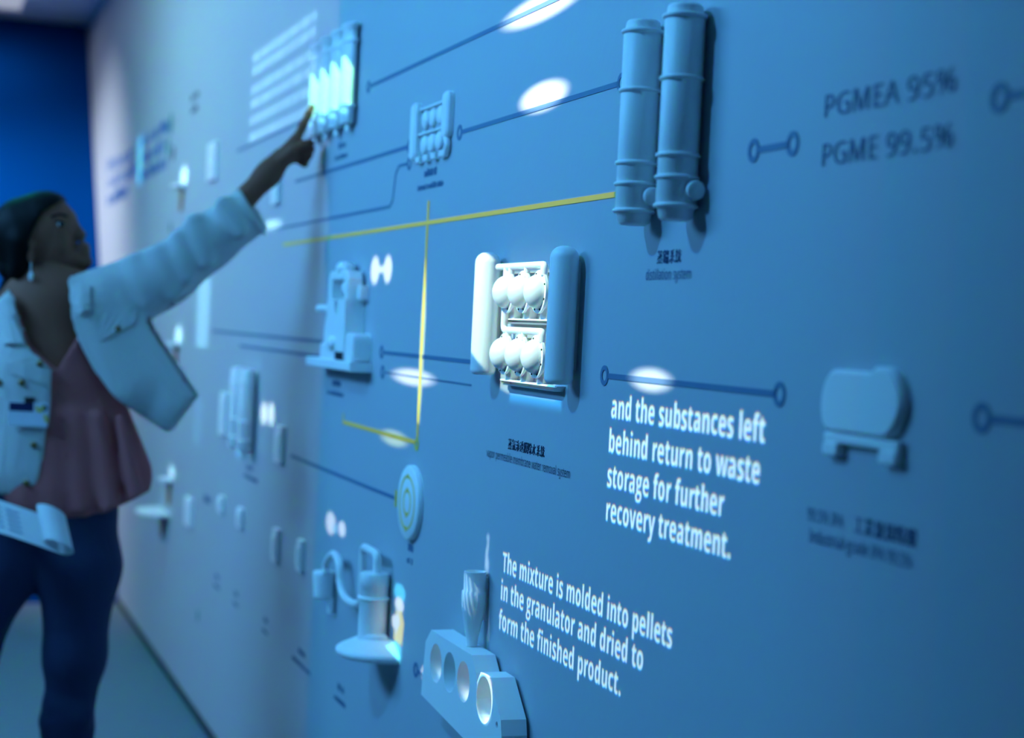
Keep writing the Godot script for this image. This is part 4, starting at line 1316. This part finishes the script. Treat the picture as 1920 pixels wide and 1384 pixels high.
# ------------------------------------------------------------------ the visitor: soft bodies as surface nets of joined, tapering bones
class Net:
	var A := PackedVector3Array()
	var B := PackedVector3Array()
	var RA := PackedFloat32Array()
	var RB := PackedFloat32Array()
	var ZS := PackedFloat32Array()
	var k := 0.02
	var shell := 0.0
	var front := PackedVector2Array()
	var back := PackedVector2Array()
	var split := -10.0
	func add(a: Vector3, b: Vector3, ra: float, rb: float, zs := 1.0) -> void:
		A.append(a); B.append(b); RA.append(ra); RB.append(rb); ZS.append(zs)
	func one(i: int, p: Vector3) -> float:
		var a := A[i]
		var zc := (a.z + B[i].z) * 0.5
		var q := Vector3(p.x, p.y, zc + (p.z - zc) / ZS[i])
		var ba := B[i] - a
		var l := ba.length_squared()
		var h := clampf((q - a).dot(ba) / l, 0.0, 1.0) if l > 1e-9 else 0.0
		return (q - a - ba * h).length() - lerpf(RA[i], RB[i], h)
	func outline(poly: PackedVector2Array, p: Vector2) -> float:
		var d := 1e9
		var inside := false
		var cnt := poly.size()
		for e in cnt:
			var a := poly[e]
			var q := poly[(e + 1) % cnt]
			var f := q - a
			var g := p - a
			var t := clampf(g.dot(f) / f.length_squared(), 0.0, 1.0)
			d = minf(d, (g - f * t).length_squared())
			if (a.y > p.y) != (q.y > p.y) and p.x < (q.x - a.x) * (p.y - a.y) / (q.y - a.y) + a.x:
				inside = not inside
		return -sqrt(d) if inside else sqrt(d)
	func f(p: Vector3, ids: PackedInt32Array) -> float:
		var d := 10.0
		for i in ids:
			var e := one(i, p)
			var h := maxf(k - absf(d - e), 0.0) / k
			d = minf(d, e) - h * h * k * 0.25
		if shell > 0.0:
			d = maxf(d, -(d + shell))
		var poly := front if p.z > split else back
		if poly.size() and d < 0.06:
			d = maxf(d, outline(poly, Vector2(p.x, p.y)))
		return d
	func all() -> PackedInt32Array:
		var ids := PackedInt32Array()
		for i in A.size():
			ids.append(i)
		return ids
	# the frontmost point of the surface over (x, y)
	func top(x: float, y: float) -> float:
		var z := 0.3
		while z > -0.3 and f(Vector3(x, y, z), all()) > 0.0:
			z -= 0.003
		return z
	func mesh(mb: MB, cell: float, lo_in: Variant = null, hi_in: Variant = null) -> void:
		var lo := Vector3.ONE * 1e9
		var hi := -lo
		for i in A.size():
			var r := maxf(RA[i], RB[i])
			lo = lo.min(A[i].min(B[i]) - Vector3.ONE * r)
			hi = hi.max(A[i].max(B[i]) + Vector3.ONE * r)
		lo -= Vector3.ONE * cell * 3.0
		hi += Vector3.ONE * cell * 3.0
		if lo_in != null:
			lo = lo.max(lo_in)
			hi = hi.min(hi_in)
		var s := ((hi - lo) / cell).ceil()
		var nx := int(s.x) + 1
		var ny := int(s.y) + 1
		var nz := int(s.z) + 1
		var val := PackedFloat32Array()
		val.resize(nx * ny * nz)
		val.fill(1.0)
		var bs := 5
		var busy: Array = []
		var half := cell * bs * 0.5
		var diag := half * 1.7321 + cell * 2.5
		for bz in range(0, nz, bs):
			for by in range(0, ny, bs):
				for bx in range(0, nx, bs):
					var c := lo + Vector3(bx, by, bz) * cell + Vector3.ONE * half
					var ids := PackedInt32Array()
					var least := 10.0
					for i in A.size():
						var e := one(i, c)
						var reach := diag / minf(1.0, ZS[i])
						if e < reach + k:
							ids.append(i)
						least = minf(least, e / (1.0 if e < 0.0 else 1.0))
					if ids.is_empty():
						continue
					if shell == 0.0 and front.is_empty() and least < -diag * 1.8:
						for z in range(bz, mini(bz + bs, nz)):
							for y in range(by, mini(by + bs, ny)):
								for x in range(bx, mini(bx + bs, nx)):
									val[(z * ny + y) * nx + x] = -1.0
						continue
					busy.append(Vector3i(bx, by, bz))
					for z in range(bz, mini(bz + bs, nz)):
						for y in range(by, mini(by + bs, ny)):
							for x in range(bx, mini(bx + bs, nx)):
								val[(z * ny + y) * nx + x] = f(lo + Vector3(x, y, z) * cell, ids)
		var vert := {}
		var norm := {}
		var offs := PackedInt32Array([0, 1, nx, nx + 1, nx * ny, nx * ny + 1, nx * ny + nx, nx * ny + nx + 1])
		var edges := [[0, 1], [2, 3], [4, 5], [6, 7], [0, 2], [1, 3], [4, 6], [5, 7], [0, 4], [1, 5], [2, 6], [3, 7]]
		for b in busy:
			for z in range(maxi(b.z - 1, 0), mini(b.z + bs, nz - 1)):
				for y in range(maxi(b.y - 1, 0), mini(b.y + bs, ny - 1)):
					for x in range(maxi(b.x - 1, 0), mini(b.x + bs, nx - 1)):
						var id := (z * ny + y) * nx + x
						if vert.has(id):
							continue
						var inn := 0
						for o in offs:
							if val[id + o] < 0.0:
								inn += 1
						if inn == 0 or inn == 8:
							continue
						var sum := Vector3.ZERO
						var cnt := 0
						for e in edges:
							var v0 := val[id + offs[e[0]]]
							var v1 := val[id + offs[e[1]]]
							if (v0 < 0.0) != (v1 < 0.0):
								var t := v0 / (v0 - v1)
								var p0 := Vector3(e[0] & 1, (e[0] >> 1) & 1, e[0] >> 2)
								var p1 := Vector3(e[1] & 1, (e[1] >> 1) & 1, e[1] >> 2)
								sum += p0.lerp(p1, t)
								cnt += 1
						vert[id] = lo + (Vector3(x, y, z) + sum / cnt) * cell
						var g := Vector3.ZERO
						for q in 8:
							var d := val[id + offs[q]]
							g += Vector3(1 if q & 1 else -1, 1 if q & 2 else -1, 1 if q & 4 else -1) * clampf(d, -cell * 3.0, cell * 3.0)
						norm[id] = g.normalized()
		var sx := 1
		var sy := nx
		var sz := nx * ny
		for id in vert:
			# edges that start at this cell's low corner
			var v0 := val[id]
			for ax in 3:
				var st: int = [sx, sy, sz][ax]
				var u: int = [sy, sz, sx][ax]
				var w: int = [sz, sx, sy][ax]
				if (v0 < 0.0) != (val[id + st] < 0.0):
					var a: int = id
					var b2: int = id - u
					var c2: int = id - u - w
					var d2: int = id - w
					if vert.has(b2) and vert.has(c2) and vert.has(d2):
						mb.squad(vert[a], vert[b2], vert[c2], vert[d2], norm[a], norm[b2], norm[c2], norm[d2])

func P2A(a: Array) -> PackedVector2Array:
	var out := PackedVector2Array()
	for i in range(0, a.size(), 2):
		out.append(Vector2(a[i], a[i + 1]))
	return out

func piece(called: String, mb: MB, m: Material, parent: Node3D) -> MeshInstance3D:
	var o := MeshInstance3D.new()
	o.name = called
	o.mesh = mesh_of(mb)
	o.material_override = m
	parent.add_child(o, true)
	return o

func V(x: float, y: float, z: float) -> Vector3:
	return Vector3(x, y, z)

func person() -> void:
	var who := thing("person", "woman in white denim jacket and dark jeans pointing up at the wall", "person", Vector3(-4.36, 0, 0.545))
	who.rotation.y = deg_to_rad(70.51)
	# body: trunk, neck, arms and legs in one grid; head and hands in finer grids of the same mesh
	var body := MB.new()
	var t := Net.new()
	t.k = 0.035
	t.add(V(-0.085, 1.34, -0.005), V(-0.08, 1.20, 0.0), 0.125, 0.125, 0.68)
	t.add(V(-0.08, 1.20, 0.0), V(-0.075, 1.02, 0.0), 0.118, 0.105, 0.7)
	t.add(V(-0.075, 1.02, 0.0), V(-0.07, 0.88, 0.0), 0.11, 0.13, 0.7)
	t.add(V(-0.105, 1.45, -0.012), V(-0.09, 1.33, -0.005), 0.052, 0.066)
	t.add(V(-0.09, 1.375, -0.01), V(0.05, 1.375, 0.0), 0.05, 0.052)
	t.add(V(-0.09, 1.36, -0.01), V(-0.25, 1.285, 0.0), 0.05, 0.052)
	t.add(V(0.05, 1.38, 0.0), V(0.29, 1.525, 0.0), 0.05, 0.040)
	t.add(V(0.29, 1.525, 0.0), V(0.44, 1.70, 0.0), 0.038, 0.026)
	t.add(V(0.44, 1.70, 0.0), V(0.475, 1.745, 0.0), 0.0255, 0.026)
	t.add(V(-0.25, 1.285, 0.0), V(-0.34, 1.08, 0.0), 0.048, 0.038)
	t.add(V(-0.34, 1.08, 0.0), V(-0.245, 0.935, 0.14), 0.037, 0.026)
	t.add(V(-0.0, 0.86, 0.0), V(0.018, 0.48, 0.01), 0.08, 0.05)
	t.add(V(0.018, 0.48, 0.01), V(-0.003, 0.09, -0.03), 0.048, 0.032)
	t.add(V(-0.15, 0.86, 0.0), V(-0.235, 0.49, 0.06), 0.08, 0.05)
	t.add(V(-0.235, 0.49, 0.06), V(-0.27, 0.09, 0.0), 0.048, 0.032)
	t.mesh(body, 0.013)
	var h := Net.new()
	h.k = 0.012
	h.add(V(-0.145, 1.522, 0), V(-0.105, 1.54, 0), 0.080, 0.077, 0.88)
	h.add(V(-0.096, 1.555, 0), V(-0.074, 1.49, 0), 0.049, 0.045, 1.12)
	h.add(V(-0.115, 1.475, 0), V(-0.045, 1.466, 0), 0.046, 0.033, 1.08)
	h.add(V(-0.03, 1.466, 0), V(-0.006, 1.459, 0), 0.024, 0.0185)
	h.add(V(-0.056, 1.566, 0.018), V(-0.056, 1.566, -0.018), 0.017, 0.017)
	h.add(V(-0.041, 1.556, 0), V(-0.0165, 1.526, 0), 0.0080, 0.0115)
	h.add(V(-0.025, 1.521, 0.010), V(-0.025, 1.521, -0.010), 0.0080, 0.0075)
	h.add(V(-0.0095, 1.496, 0.008), V(-0.0095, 1.496, -0.008), 0.0125, 0.0125)
	h.add(V(-0.0075, 1.482, 0.006), V(-0.0075, 1.482, -0.006), 0.0115, 0.0115)
	h.add(V(-0.066, 1.522, 0.034), V(-0.062, 1.50, 0.03), 0.02, 0.022)
	h.add(V(-0.066, 1.522, -0.034), V(-0.062, 1.50, -0.03), 0.02, 0.022)
	h.add(V(-0.128, 1.492, 0.068), V(-0.120, 1.455, 0.066), 0.013, 0.008, 0.6)
	h.add(V(-0.105, 1.46, -0.012), V(-0.095, 1.37, -0.008), 0.052, 0.060)
	h.mesh(body, 0.0045, V(-0.3, 1.405, -0.2), V(0.1, 1.75, 0.2))
	# left hand: index finger stretched to the bottles, the others curled in
	var g := Net.new()
	g.k = 0.008
	g.add(V(0.445, 1.705, 0.0), V(0.468, 1.737, 0.0), 0.025, 0.0245, 0.9)
	g.add(V(0.472, 1.742, 0.006), V(0.505, 1.782, 0.014), 0.020, 0.0155)
	g.add(V(0.474, 1.738, -0.010), V(0.512, 1.768, -0.014), 0.021, 0.0165)
	g.add(V(0.470, 1.735, -0.02), V(0.510, 1.752, -0.032), 0.016, 0.012)
	g.add(V(0.506, 1.785, 0.014), V(0.523, 1.823, 0.015), 0.0115, 0.0098)
	g.add(V(0.523, 1.823, 0.015), V(0.534, 1.849, 0.013), 0.0098, 0.0088)
	g.add(V(0.534, 1.849, 0.013), V(0.542, 1.869, 0.011), 0.0088, 0.0072)
	for e in [[0.515, 1.775, -0.006, 0.0105], [0.515, 1.763, -0.024, 0.0102], [0.510, 1.750, -0.039, 0.0092]]:
		g.add(V(e[0], e[1], e[2]), V(e[0] + 0.024, e[1] + 0.006, e[2]), e[3], e[3] * 0.92)
		g.add(V(e[0] + 0.024, e[1] + 0.006, e[2]), V(e[0] + 0.014, e[1] - 0.018, e[2] + 0.002), e[3] * 0.92, e[3] * 0.85)
		g.add(V(e[0] + 0.014, e[1] - 0.018, e[2] + 0.002), V(e[0] - 0.004, e[1] - 0.012, e[2] + 0.004), e[3] * 0.85, e[3] * 0.75)
	g.add(V(0.474, 1.735, 0.018), V(0.500, 1.755, 0.030), 0.0135, 0.0112)
	g.add(V(0.500, 1.755, 0.030), V(0.526, 1.774, 0.024), 0.0108, 0.0095)
	g.add(V(0.526, 1.774, 0.024), V(0.541, 1.782, 0.016), 0.0092, 0.0075)
	g.mesh(body, 0.0035)
	# right hand round the papers
	var q := Net.new()
	q.k = 0.008
	q.add(V(-0.248, 0.94, 0.135), V(-0.228, 0.915, 0.165), 0.025, 0.026, 0.9)
	q.add(V(-0.228, 0.915, 0.165), V(-0.205, 0.895, 0.185), 0.027, 0.022, 0.8)
	for i in 4:
		var o := V(-0.198 + i * 0.004, 0.912 - i * 0.016, 0.192 - i * 0.004)
		q.add(o, o + V(0.026, -0.004, 0.006), 0.0098, 0.0092)
		q.add(o + V(0.026, -0.004, 0.006), o + V(0.036, -0.016, -0.014), 0.0092, 0.0085)
		q.add(o + V(0.036, -0.016, -0.014), o + V(0.022, -0.024, -0.026), 0.0085, 0.007)
	q.add(V(-0.222, 0.925, 0.182), V(-0.19, 0.932, 0.195), 0.0125, 0.0105)
	q.add(V(-0.19, 0.932, 0.195), V(-0.165, 0.922, 0.192), 0.0102, 0.0085)
	q.mesh(body, 0.004)
	piece("body", body, M.skin, who)
	# face
	for s in [-1.0, 1.0]:
		var e := MB.new()
		var ez := h.top(-0.062, 1.546)
		e.ellipsoid(V(-0.062, 1.546, (ez - 0.006) * s), V(0.0150, 0.0075, 0.009), 14, 10)
		var eye := piece("eye", e, M.eye_white, who)
		e = MB.new()
		e.ellipsoid(V(-0.0545, 1.5465, (ez - 0.0045) * s), V(0.0075, 0.0070, 0.0085), 10, 8)
		piece("iris", e, M.iris, eye)
		e = MB.new()
		e.tube(smooth_path([V(-0.078, 1.547, (ez + 0.002) * s), V(-0.062, 1.5535, (ez + 0.003) * s), V(-0.047, 1.550, (ez - 0.004) * s)]), 0.0022, 6)
		piece("eyelash", e, M.hair, eye)
		e = MB.new()
		e.tube(smooth_path([V(-0.078, 1.563, (h.top(-0.078, 1.563) + 0.001) * s), V(-0.060, 1.571, (h.top(-0.060, 1.571) + 0.001) * s), V(-0.046, 1.567, (h.top(-0.046, 1.567) + 0.001) * s)]), 0.0036, 8)
		piece("eyebrow", e, M.hair, who)
	var lip := MB.new()
	lip.tube(smooth_path([V(-0.020, 1.4905, 0.020), V(-0.0055, 1.496, 0.010), V(-0.0035, 1.4945, 0.0), V(-0.0055, 1.496, -0.010), V(-0.020, 1.4905, -0.020)]), 0.0042, 8)
	lip.tube(smooth_path([V(-0.020, 1.489, 0.018), V(-0.0045, 1.484, 0.009), V(-0.0025, 1.483, 0.0), V(-0.0045, 1.484, -0.009), V(-0.020, 1.489, -0.018)]), 0.005, 8)
	piece("lips", lip, M.lip, who)
	# hair: a close cap to behind the ear, gathered to a low tail
	var hr := Net.new()
	hr.k = 0.02
	hr.add(V(-0.15, 1.525, 0), V(-0.108, 1.545, 0), 0.091, 0.086, 0.9)
	hr.add(V(-0.160, 1.50, 0), V(-0.180, 1.44, 0), 0.068, 0.042, 0.95)
	hr.add(V(-0.148, 1.50, 0.058), V(-0.158, 1.43, 0.045), 0.03, 0.024)
	hr.add(V(-0.148, 1.50, -0.058), V(-0.158, 1.43, -0.045), 0.03, 0.024)
	hr.front = P2A([-0.072, 1.66, -0.066, 1.607, -0.078, 1.594, -0.100, 1.572, -0.115, 1.54, -0.128, 1.50, -0.118, 1.47, -0.130, 1.435, -0.148, 1.402, -0.30, 1.36, -0.30, 1.68])
	hr.split = -10.0
	var hm := MB.new()
	hr.mesh(hm, 0.005)
	var hair := piece("hair", hm, M.hair, who)
	var pt := Net.new()
	pt.k = 0.015
	pt.add(V(-0.185, 1.435, -0.02), V(-0.197, 1.395, -0.03), 0.026, 0.016)
	pt.add(V(-0.197, 1.395, -0.03), V(-0.215, 1.345, -0.04), 0.02, 0.028)
	pt.add(V(-0.215, 1.345, -0.04), V(-0.245, 1.24, -0.06), 0.028, 0.012)
	hm = MB.new()
	pt.mesh(hm, 0.006)
	piece("ponytail", hm, M.hair, hair)
	hm = MB.new()
	hm.tube([V(-0.1955, 1.405, -0.029), V(-0.1985, 1.391, -0.031)], 0.021, 14)
	piece("hair_tie", hm, M.badge_card, hair)
	hm = MB.new()
	hm.tube([V(-0.118, 1.45, 0.076), V(-0.117, 1.425, 0.076)], 0.0012, 6)
	hm.ellipsoid(V(-0.1165, 1.415, 0.076), V(0.006, 0.012, 0.004), 10, 8)
	piece("earring", hm, M.pearl, who)
	# blouse
	var bl := Net.new()
	bl.k = 0.04
	bl.add(V(-0.085, 1.33, 0.0), V(-0.08, 1.18, 0.005), 0.130, 0.134, 0.72)
	bl.add(V(-0.08, 1.18, 0.005), V(-0.065, 0.90, 0.01), 0.134, 0.155, 0.74)
	bl.add(V(0.0, 1.15, 0.01), V(0.07, 0.93, 0.0), 0.09, 0.115, 0.7)
	for i in 5:
		bl.add(V(-0.10 + i * 0.055, 1.08, 0.088), V(-0.10 + i * 0.07, 0.86, 0.098), 0.012, 0.022)
	bl.front = P2A([-0.28, 0.83, -0.017, 0.826, 0.076, 0.839, 0.14, 0.872, 0.203, 0.912, 0.196, 0.96, 0.176, 1.05, 0.156, 1.137, 0.125, 1.32, 0.03, 1.36, -0.005, 1.26, -0.038, 1.19, -0.11, 1.25, -0.16, 1.36, -0.26, 1.32])
	bl.back = P2A([-0.28, 0.83, 0.076, 0.839, 0.203, 0.912, 0.156, 1.137, 0.125, 1.34, -0.09, 1.42, -0.26, 1.34])
	bl.split = -0.02
	var bm := MB.new()
	bl.mesh(bm, 0.009)
	var blouse := piece("blouse", bm, M.blouse, who)
	for y in [1.165, 1.12, 1.075, 1.03, 0.985, 0.94, 0.895]:
		var bt := MB.new()
		var x: float = -0.028 + (1.165 - y) * 0.12
		bt.ellipsoid(V(x, y, bl.top(x, y) + 0.001), V(0.005, 0.005, 0.003), 10, 6)
		piece("button", bt, M.blouse, blouse)
	# jacket: hollow, open at the front, its left side drawn out by the raised arm
	var j := Net.new()
	j.k = 0.03
	j.shell = 0.018
	j.add(V(-0.09, 1.35, -0.005), V(-0.085, 1.18, 0.0), 0.150, 0.162, 0.78)
	j.add(V(-0.085, 1.18, 0.0), V(-0.085, 0.95, 0.0), 0.162, 0.168, 0.78)
	j.add(V(-0.09, 1.385, -0.01), V(0.05, 1.385, 0.0), 0.062, 0.075)
	j.add(V(-0.09, 1.365, -0.01), V(-0.26, 1.29, 0.0), 0.062, 0.072)
	j.add(V(0.06, 1.39, 0.0), V(0.18, 1.425, 0.0), 0.082, 0.082)
	j.add(V(0.18, 1.425, 0.0), V(0.30, 1.525, 0.0), 0.081, 0.064)
	j.add(V(0.30, 1.525, 0.0), V(0.43, 1.63, 0.0), 0.063, 0.061)
	j.add(V(0.03, 1.33, 0.05), V(0.13, 1.16, 0.045), 0.075, 0.085, 0.8)
	j.add(V(0.10, 1.33, 0.03), V(0.24, 1.12, 0.045), 0.075, 0.080, 0.7)
	j.add(V(-0.26, 1.29, 0.0), V(-0.345, 1.08, 0.0), 0.068, 0.058)
	j.add(V(-0.345, 1.08, 0.0), V(-0.27, 0.97, 0.11), 0.056, 0.046)
	# folds of the sleeve
	for e in [[0.13, 1.47, 0.17, 1.37], [0.185, 1.49, 0.235, 1.39], [0.235, 1.53, 0.265, 1.43], [0.27, 1.57, 0.31, 1.47], [0.34, 1.615, 0.39, 1.55]]:
		j.add(V(e[0], e[1], 0.055), V(e[2], e[3], 0.062), 0.020, 0.014)
	j.front = P2A([-0.45, 0.875, -0.192, 0.879, -0.066, 0.884, -0.052, 1.00, -0.042, 1.127, -0.042, 1.193, -0.075, 1.22, -0.108, 1.246, -0.135, 1.31, -0.149, 1.361, -0.1655, 1.378, -0.1655, 1.52, -0.0225, 1.52, -0.0225, 1.40, -0.021, 1.394, -0.006, 1.32, 0.011, 1.262, 0.05, 1.195, 0.103, 1.134, 0.16, 1.09, 0.233, 1.048, 0.296, 1.143, 0.23, 1.23, 0.165, 1.323, 0.255, 1.39, 0.341, 1.462, 0.448, 1.560, 0.374, 1.660, 0.30, 1.632, 0.262, 1.607, 0.243, 1.562, 0.20, 1.522, 0.166, 1.503, 0.10, 1.472, 0.036, 1.444, 0.004, 1.432, -0.022, 1.418, -0.022, 1.5205, -0.166, 1.5205, -0.166, 1.379, -0.205, 1.345, -0.30, 1.31, -0.45, 1.25])
	j.back = P2A([-0.45, 0.875, 0.06, 0.90, 0.12, 1.10, 0.165, 1.323, 0.255, 1.39, 0.341, 1.462, 0.448, 1.560, 0.374, 1.660, 0.30, 1.632, 0.262, 1.607, 0.243, 1.562, 0.166, 1.503, 0.10, 1.472, 0.036, 1.444, -0.03, 1.42, -0.10, 1.41, -0.16, 1.40, -0.205, 1.345, -0.30, 1.31, -0.45, 1.25])
	j.split = -0.005
	var jm := MB.new()
	j.mesh(jm, 0.0085)
	var jacket := piece("jacket", jm, M.denim_white, who)
	# collar, seams, pocket flaps and buttons
	for e in [[-0.020, 1.425, 0.034, 1.402, 0.042, 1.342, 0.008, 1.328], [-0.195, 1.345, -0.154, 1.362, -0.112, 1.252, -0.170, 1.250]]:
		var co := MB.new()
		for i in 8:
			for r in 8:
				var c: Array = []
				for w in [[i, r], [i + 1, r], [i + 1, r + 1], [i, r + 1]]:
					var p := V2(e[0], e[1]).lerp(V2(e[2], e[3]), w[0] / 8.0).lerp(V2(e[6], e[7]).lerp(V2(e[4], e[5]), w[0] / 8.0), w[1] / 8.0)
					c.append(V(p.x, p.y, maxf(j.top(p.x, p.y), -0.02) + 0.010 + 0.004 * sin(PI * w[0] / 8.0)))
				co.quad(c[0], c[1], c[2], c[3], V(0, 0, 1))
		piece("collar", co, M.denim_white, jacket)
	for e in [[-0.15, 1.165, -0.035, 1.20, -0.03], [0.065, 1.29, 0.145, 1.345, 0.05]]:
		var fl := MB.new()
		var nseg := 8
		for i in nseg:
			for r in 3:
				var c: Array = []
				for w in [[i, r], [i + 1, r], [i + 1, r + 1], [i, r + 1]]:
					var fx := float(w[0]) / nseg
					var fy := float(w[1]) / 3.0
					var x: float = lerpf(e[0], e[2], fx)
					var y: float = lerpf(e[1], e[3], fy) + e[4] * (fx - 0.5) * (1.0 - fy * 0.3)
					c.append(V(x, y, j.top(x, y) + 0.006))
				fl.quad(c[0], c[1], c[2], c[3], V(0, 0, 1))
		piece("pocket_flap", fl, M.denim_white, jacket)
	for e in [[-0.171, 1.154], [-0.111, 1.157], [-0.069, 1.205], [-0.060, 1.075], [-0.075, 1.008], [-0.09, 0.915], [0.106, 1.298]]:
		var bt := MB.new()
		bt.ellipsoid(V(e[0], e[1], j.top(e[0], e[1]) + 0.006), V(0.0085, 0.0085, 0.004), 12, 8)
		piece("button", bt, M.brass, jacket)
	var cuff := MB.new()
	var ca: Array = []
	for i in 25:
		var a := TAU * i / 24.0
		var along := V(0.62, 0.785, 0).normalized()
		var acr := V(0.58, -0.815, 0).normalized()
		ca.append(V(0.405, 1.602, 0) + acr * cos(a) * 0.058 + V(0, 0, 1) * sin(a) * 0.058 - along * 0.004)
	cuff.tube(ca, 0.0045, 8)
	piece("cuff", cuff, M.denim_white, jacket)
	# jeans
	var je := Net.new()
	je.k = 0.04
	je.add(V(-0.075, 0.935, 0.0), V(-0.075, 0.86, -0.005), 0.150, 0.165, 0.70)
	je.add(V(-0.02, 0.86, -0.01), V(0.012, 0.70, 0.0), 0.112, 0.099, 0.95)
	je.add(V(0.012, 0.70, 0.0), V(0.016, 0.48, 0.015), 0.099, 0.072)
	je.add(V(0.016, 0.48, 0.015), V(0.0, 0.28, -0.01), 0.070, 0.057)
	je.add(V(0.0, 0.28, -0.01), V(-0.003, 0.10, -0.03), 0.057, 0.05)
	je.add(V(-0.14, 0.86, -0.01), V(-0.19, 0.68, 0.03), 0.112, 0.095, 0.95)
	je.add(V(-0.19, 0.68, 0.03), V(-0.24, 0.48, 0.065), 0.094, 0.072)
	je.add(V(-0.24, 0.48, 0.065), V(-0.262, 0.28, 0.03), 0.070, 0.057)
	je.add(V(-0.262, 0.28, 0.03), V(-0.27, 0.10, 0.0), 0.057, 0.05)
	je.add(V(-0.03, 0.36, 0.045), V(0.045, 0.345, 0.04), 0.016, 0.014)
	je.add(V(-0.04, 0.315, 0.04), V(0.04, 0.325, 0.035), 0.014, 0.014)
	je.front = P2A([-0.5, 0.05, 0.3, 0.05, 0.3, 0.955, -0.5, 0.955])
	je.back = je.front
	var jn := MB.new()
	je.mesh(jn, 0.011)
	var jeans := piece("jeans", jn, M.jeans, who)
	var wb := MB.new()
	var ring: Array = []
	for i in 33:
		var a := TAU * i / 32.0
		ring.append(V(-0.075 + cos(a) * 0.152, 0.945, sin(a) * 0.107))
	wb.tube(ring, 0.012, 8)
	piece("waistband", wb, M.jeans, jeans)
	for e in [[-0.003, -0.03], [-0.27, 0.0]]:
		var sh := Net.new()
		sh.k = 0.02
		sh.add(V(e[0], 0.055, e[1]), V(e[0] + 0.005, 0.038, e[1] + 0.12), 0.042, 0.036)
		sh.add(V(e[0], 0.09, e[1]), V(e[0], 0.05, e[1]), 0.044, 0.044)
		sh.add(V(e[0], 0.036, e[1] - 0.03), V(e[0] + 0.01, 0.034, e[1] + 0.15), 0.036, 0.034)
		var sm := MB.new()
		sh.mesh(sm, 0.009, V(-1, 0.001, -1), V(1, 1, 1))
		piece("shoe", sm, M.shoe, who)
	# what she carries
	var bz := maxf(j.top(-0.135, 1.08), j.top(-0.09, 1.08)) + 0.016
	var bd := thing("name_badge", "white name badge with a navy band clipped to the denim jacket", "badge", who.position + who.basis * V(-0.09, 1.053, bz))
	bd.rotation.y = who.rotation.y
	var c1 := MB.new()
	c1.box(V(-0.047, 0.0, -0.003), V(0.047, 0.058, 0.0), 0.0005)
	piece("card", c1, M.badge_card, bd)
	c1 = MB.new()
	c1.box(V(-0.046, 0.036, 0.0), V(0.012, 0.056, 0.0006))
	piece("navy_band", c1, M.badge_navy, bd)
	c1 = MB.new()
	c1.bar(V2(0.018, 0.05), V2(0.026, 0.036), 0.006, 0.0, 0.0008)
	c1.bar(V2(0.036, 0.05), V2(0.028, 0.036), 0.006, 0.0, 0.0008)
	c1.bar(V2(0.04, 0.03), V2(0.046, 0.012), 0.007, 0.0, 0.0008)
	piece("emblem", c1, M.badge_yellow, bd)
	c1 = MB.new()
	c1.annulus(V2(0.038, 0.046), 0.003, 0.008, 0.0, 0.0007, 20)
	piece("emblem_ring", c1, M.badge_navy, bd)
	c1 = MB.new()
	c1.box(V(-0.01, 0.056, -0.012), V(0.01, 0.07, 0.001))
	piece("clip", c1, M.metal_black, bd)
	# papers: a sheaf with the outer end rolled up
	var pp := thing("paper_sheaf", "sheaf of white papers held at hip height, one end curled into a roll", "papers", who.position + who.basis * V(-0.085, 0.872, 0.19))
	pp.rotation.y = who.rotation.y
	var sec: Array = []
	for i in 7:
		var u := i / 6.0
		sec.append(V2(-0.16 + u * 0.245, 0.035 - u * 0.028 + 0.012 * sin(u * PI)))
	for i in range(1, 22):
		var a := -PI * 0.5 + i * 0.30
		var rr := 0.040 - i * 0.0007
		sec.append(V2(0.085 + cos(a) * rr, 0.047 + sin(a) * rr))
	var ws := MB.new()
	# the sheet lies slanting, its lower edge towards us
	var at := func(s: Vector2, w: float) -> Vector3:
		return V(s.x + w * 0.035, -0.015 - s.x * 0.22 + w * -0.075 + s.y * 0.55, 0.02 + w * 0.05 + s.y * 0.85)
	for i in sec.size() - 1:
		var d: Vector2 = (sec[i + 1] - sec[i]).normalized() * 0.0012
		var nn := V2(-d.y, d.x)
		ws.quad(at.call(sec[i], 0.0), at.call(sec[i + 1], 0.0), at.call(sec[i + 1], 1.0), at.call(sec[i], 1.0), V(0, 0.5, 1))
		ws.quad(at.call(sec[i] - nn, 0.0), at.call(sec[i + 1] - nn, 0.0), at.call(sec[i + 1] - nn, 1.0), at.call(sec[i] - nn, 1.0), V(0, -0.5, -1))
		for w in [0.0, 1.0]:
			ws.quad(at.call(sec[i], w), at.call(sec[i + 1], w), at.call(sec[i + 1] - nn, w), at.call(sec[i] - nn, w), V(0, -1, 0.2) * (1.0 if w > 0.5 else -1.0))
	piece("sheet", ws, M.paper, pp)
	var ln := MB.new()
	for r in 5:
		for i in 4:
			var w := 0.22 + r * 0.14
			ln.quad(at.call(sec[i] + V2(0.01, 0.001), w), at.call(sec[i + 1] + V2(0.0, 0.001), w), at.call(sec[i + 1] + V2(0.0, 0.001), w + 0.035), at.call(sec[i] + V2(0.01, 0.001), w + 0.035), V(0, 0.5, 1))
	piece("print_lines", ln, M.print_blue, pp)
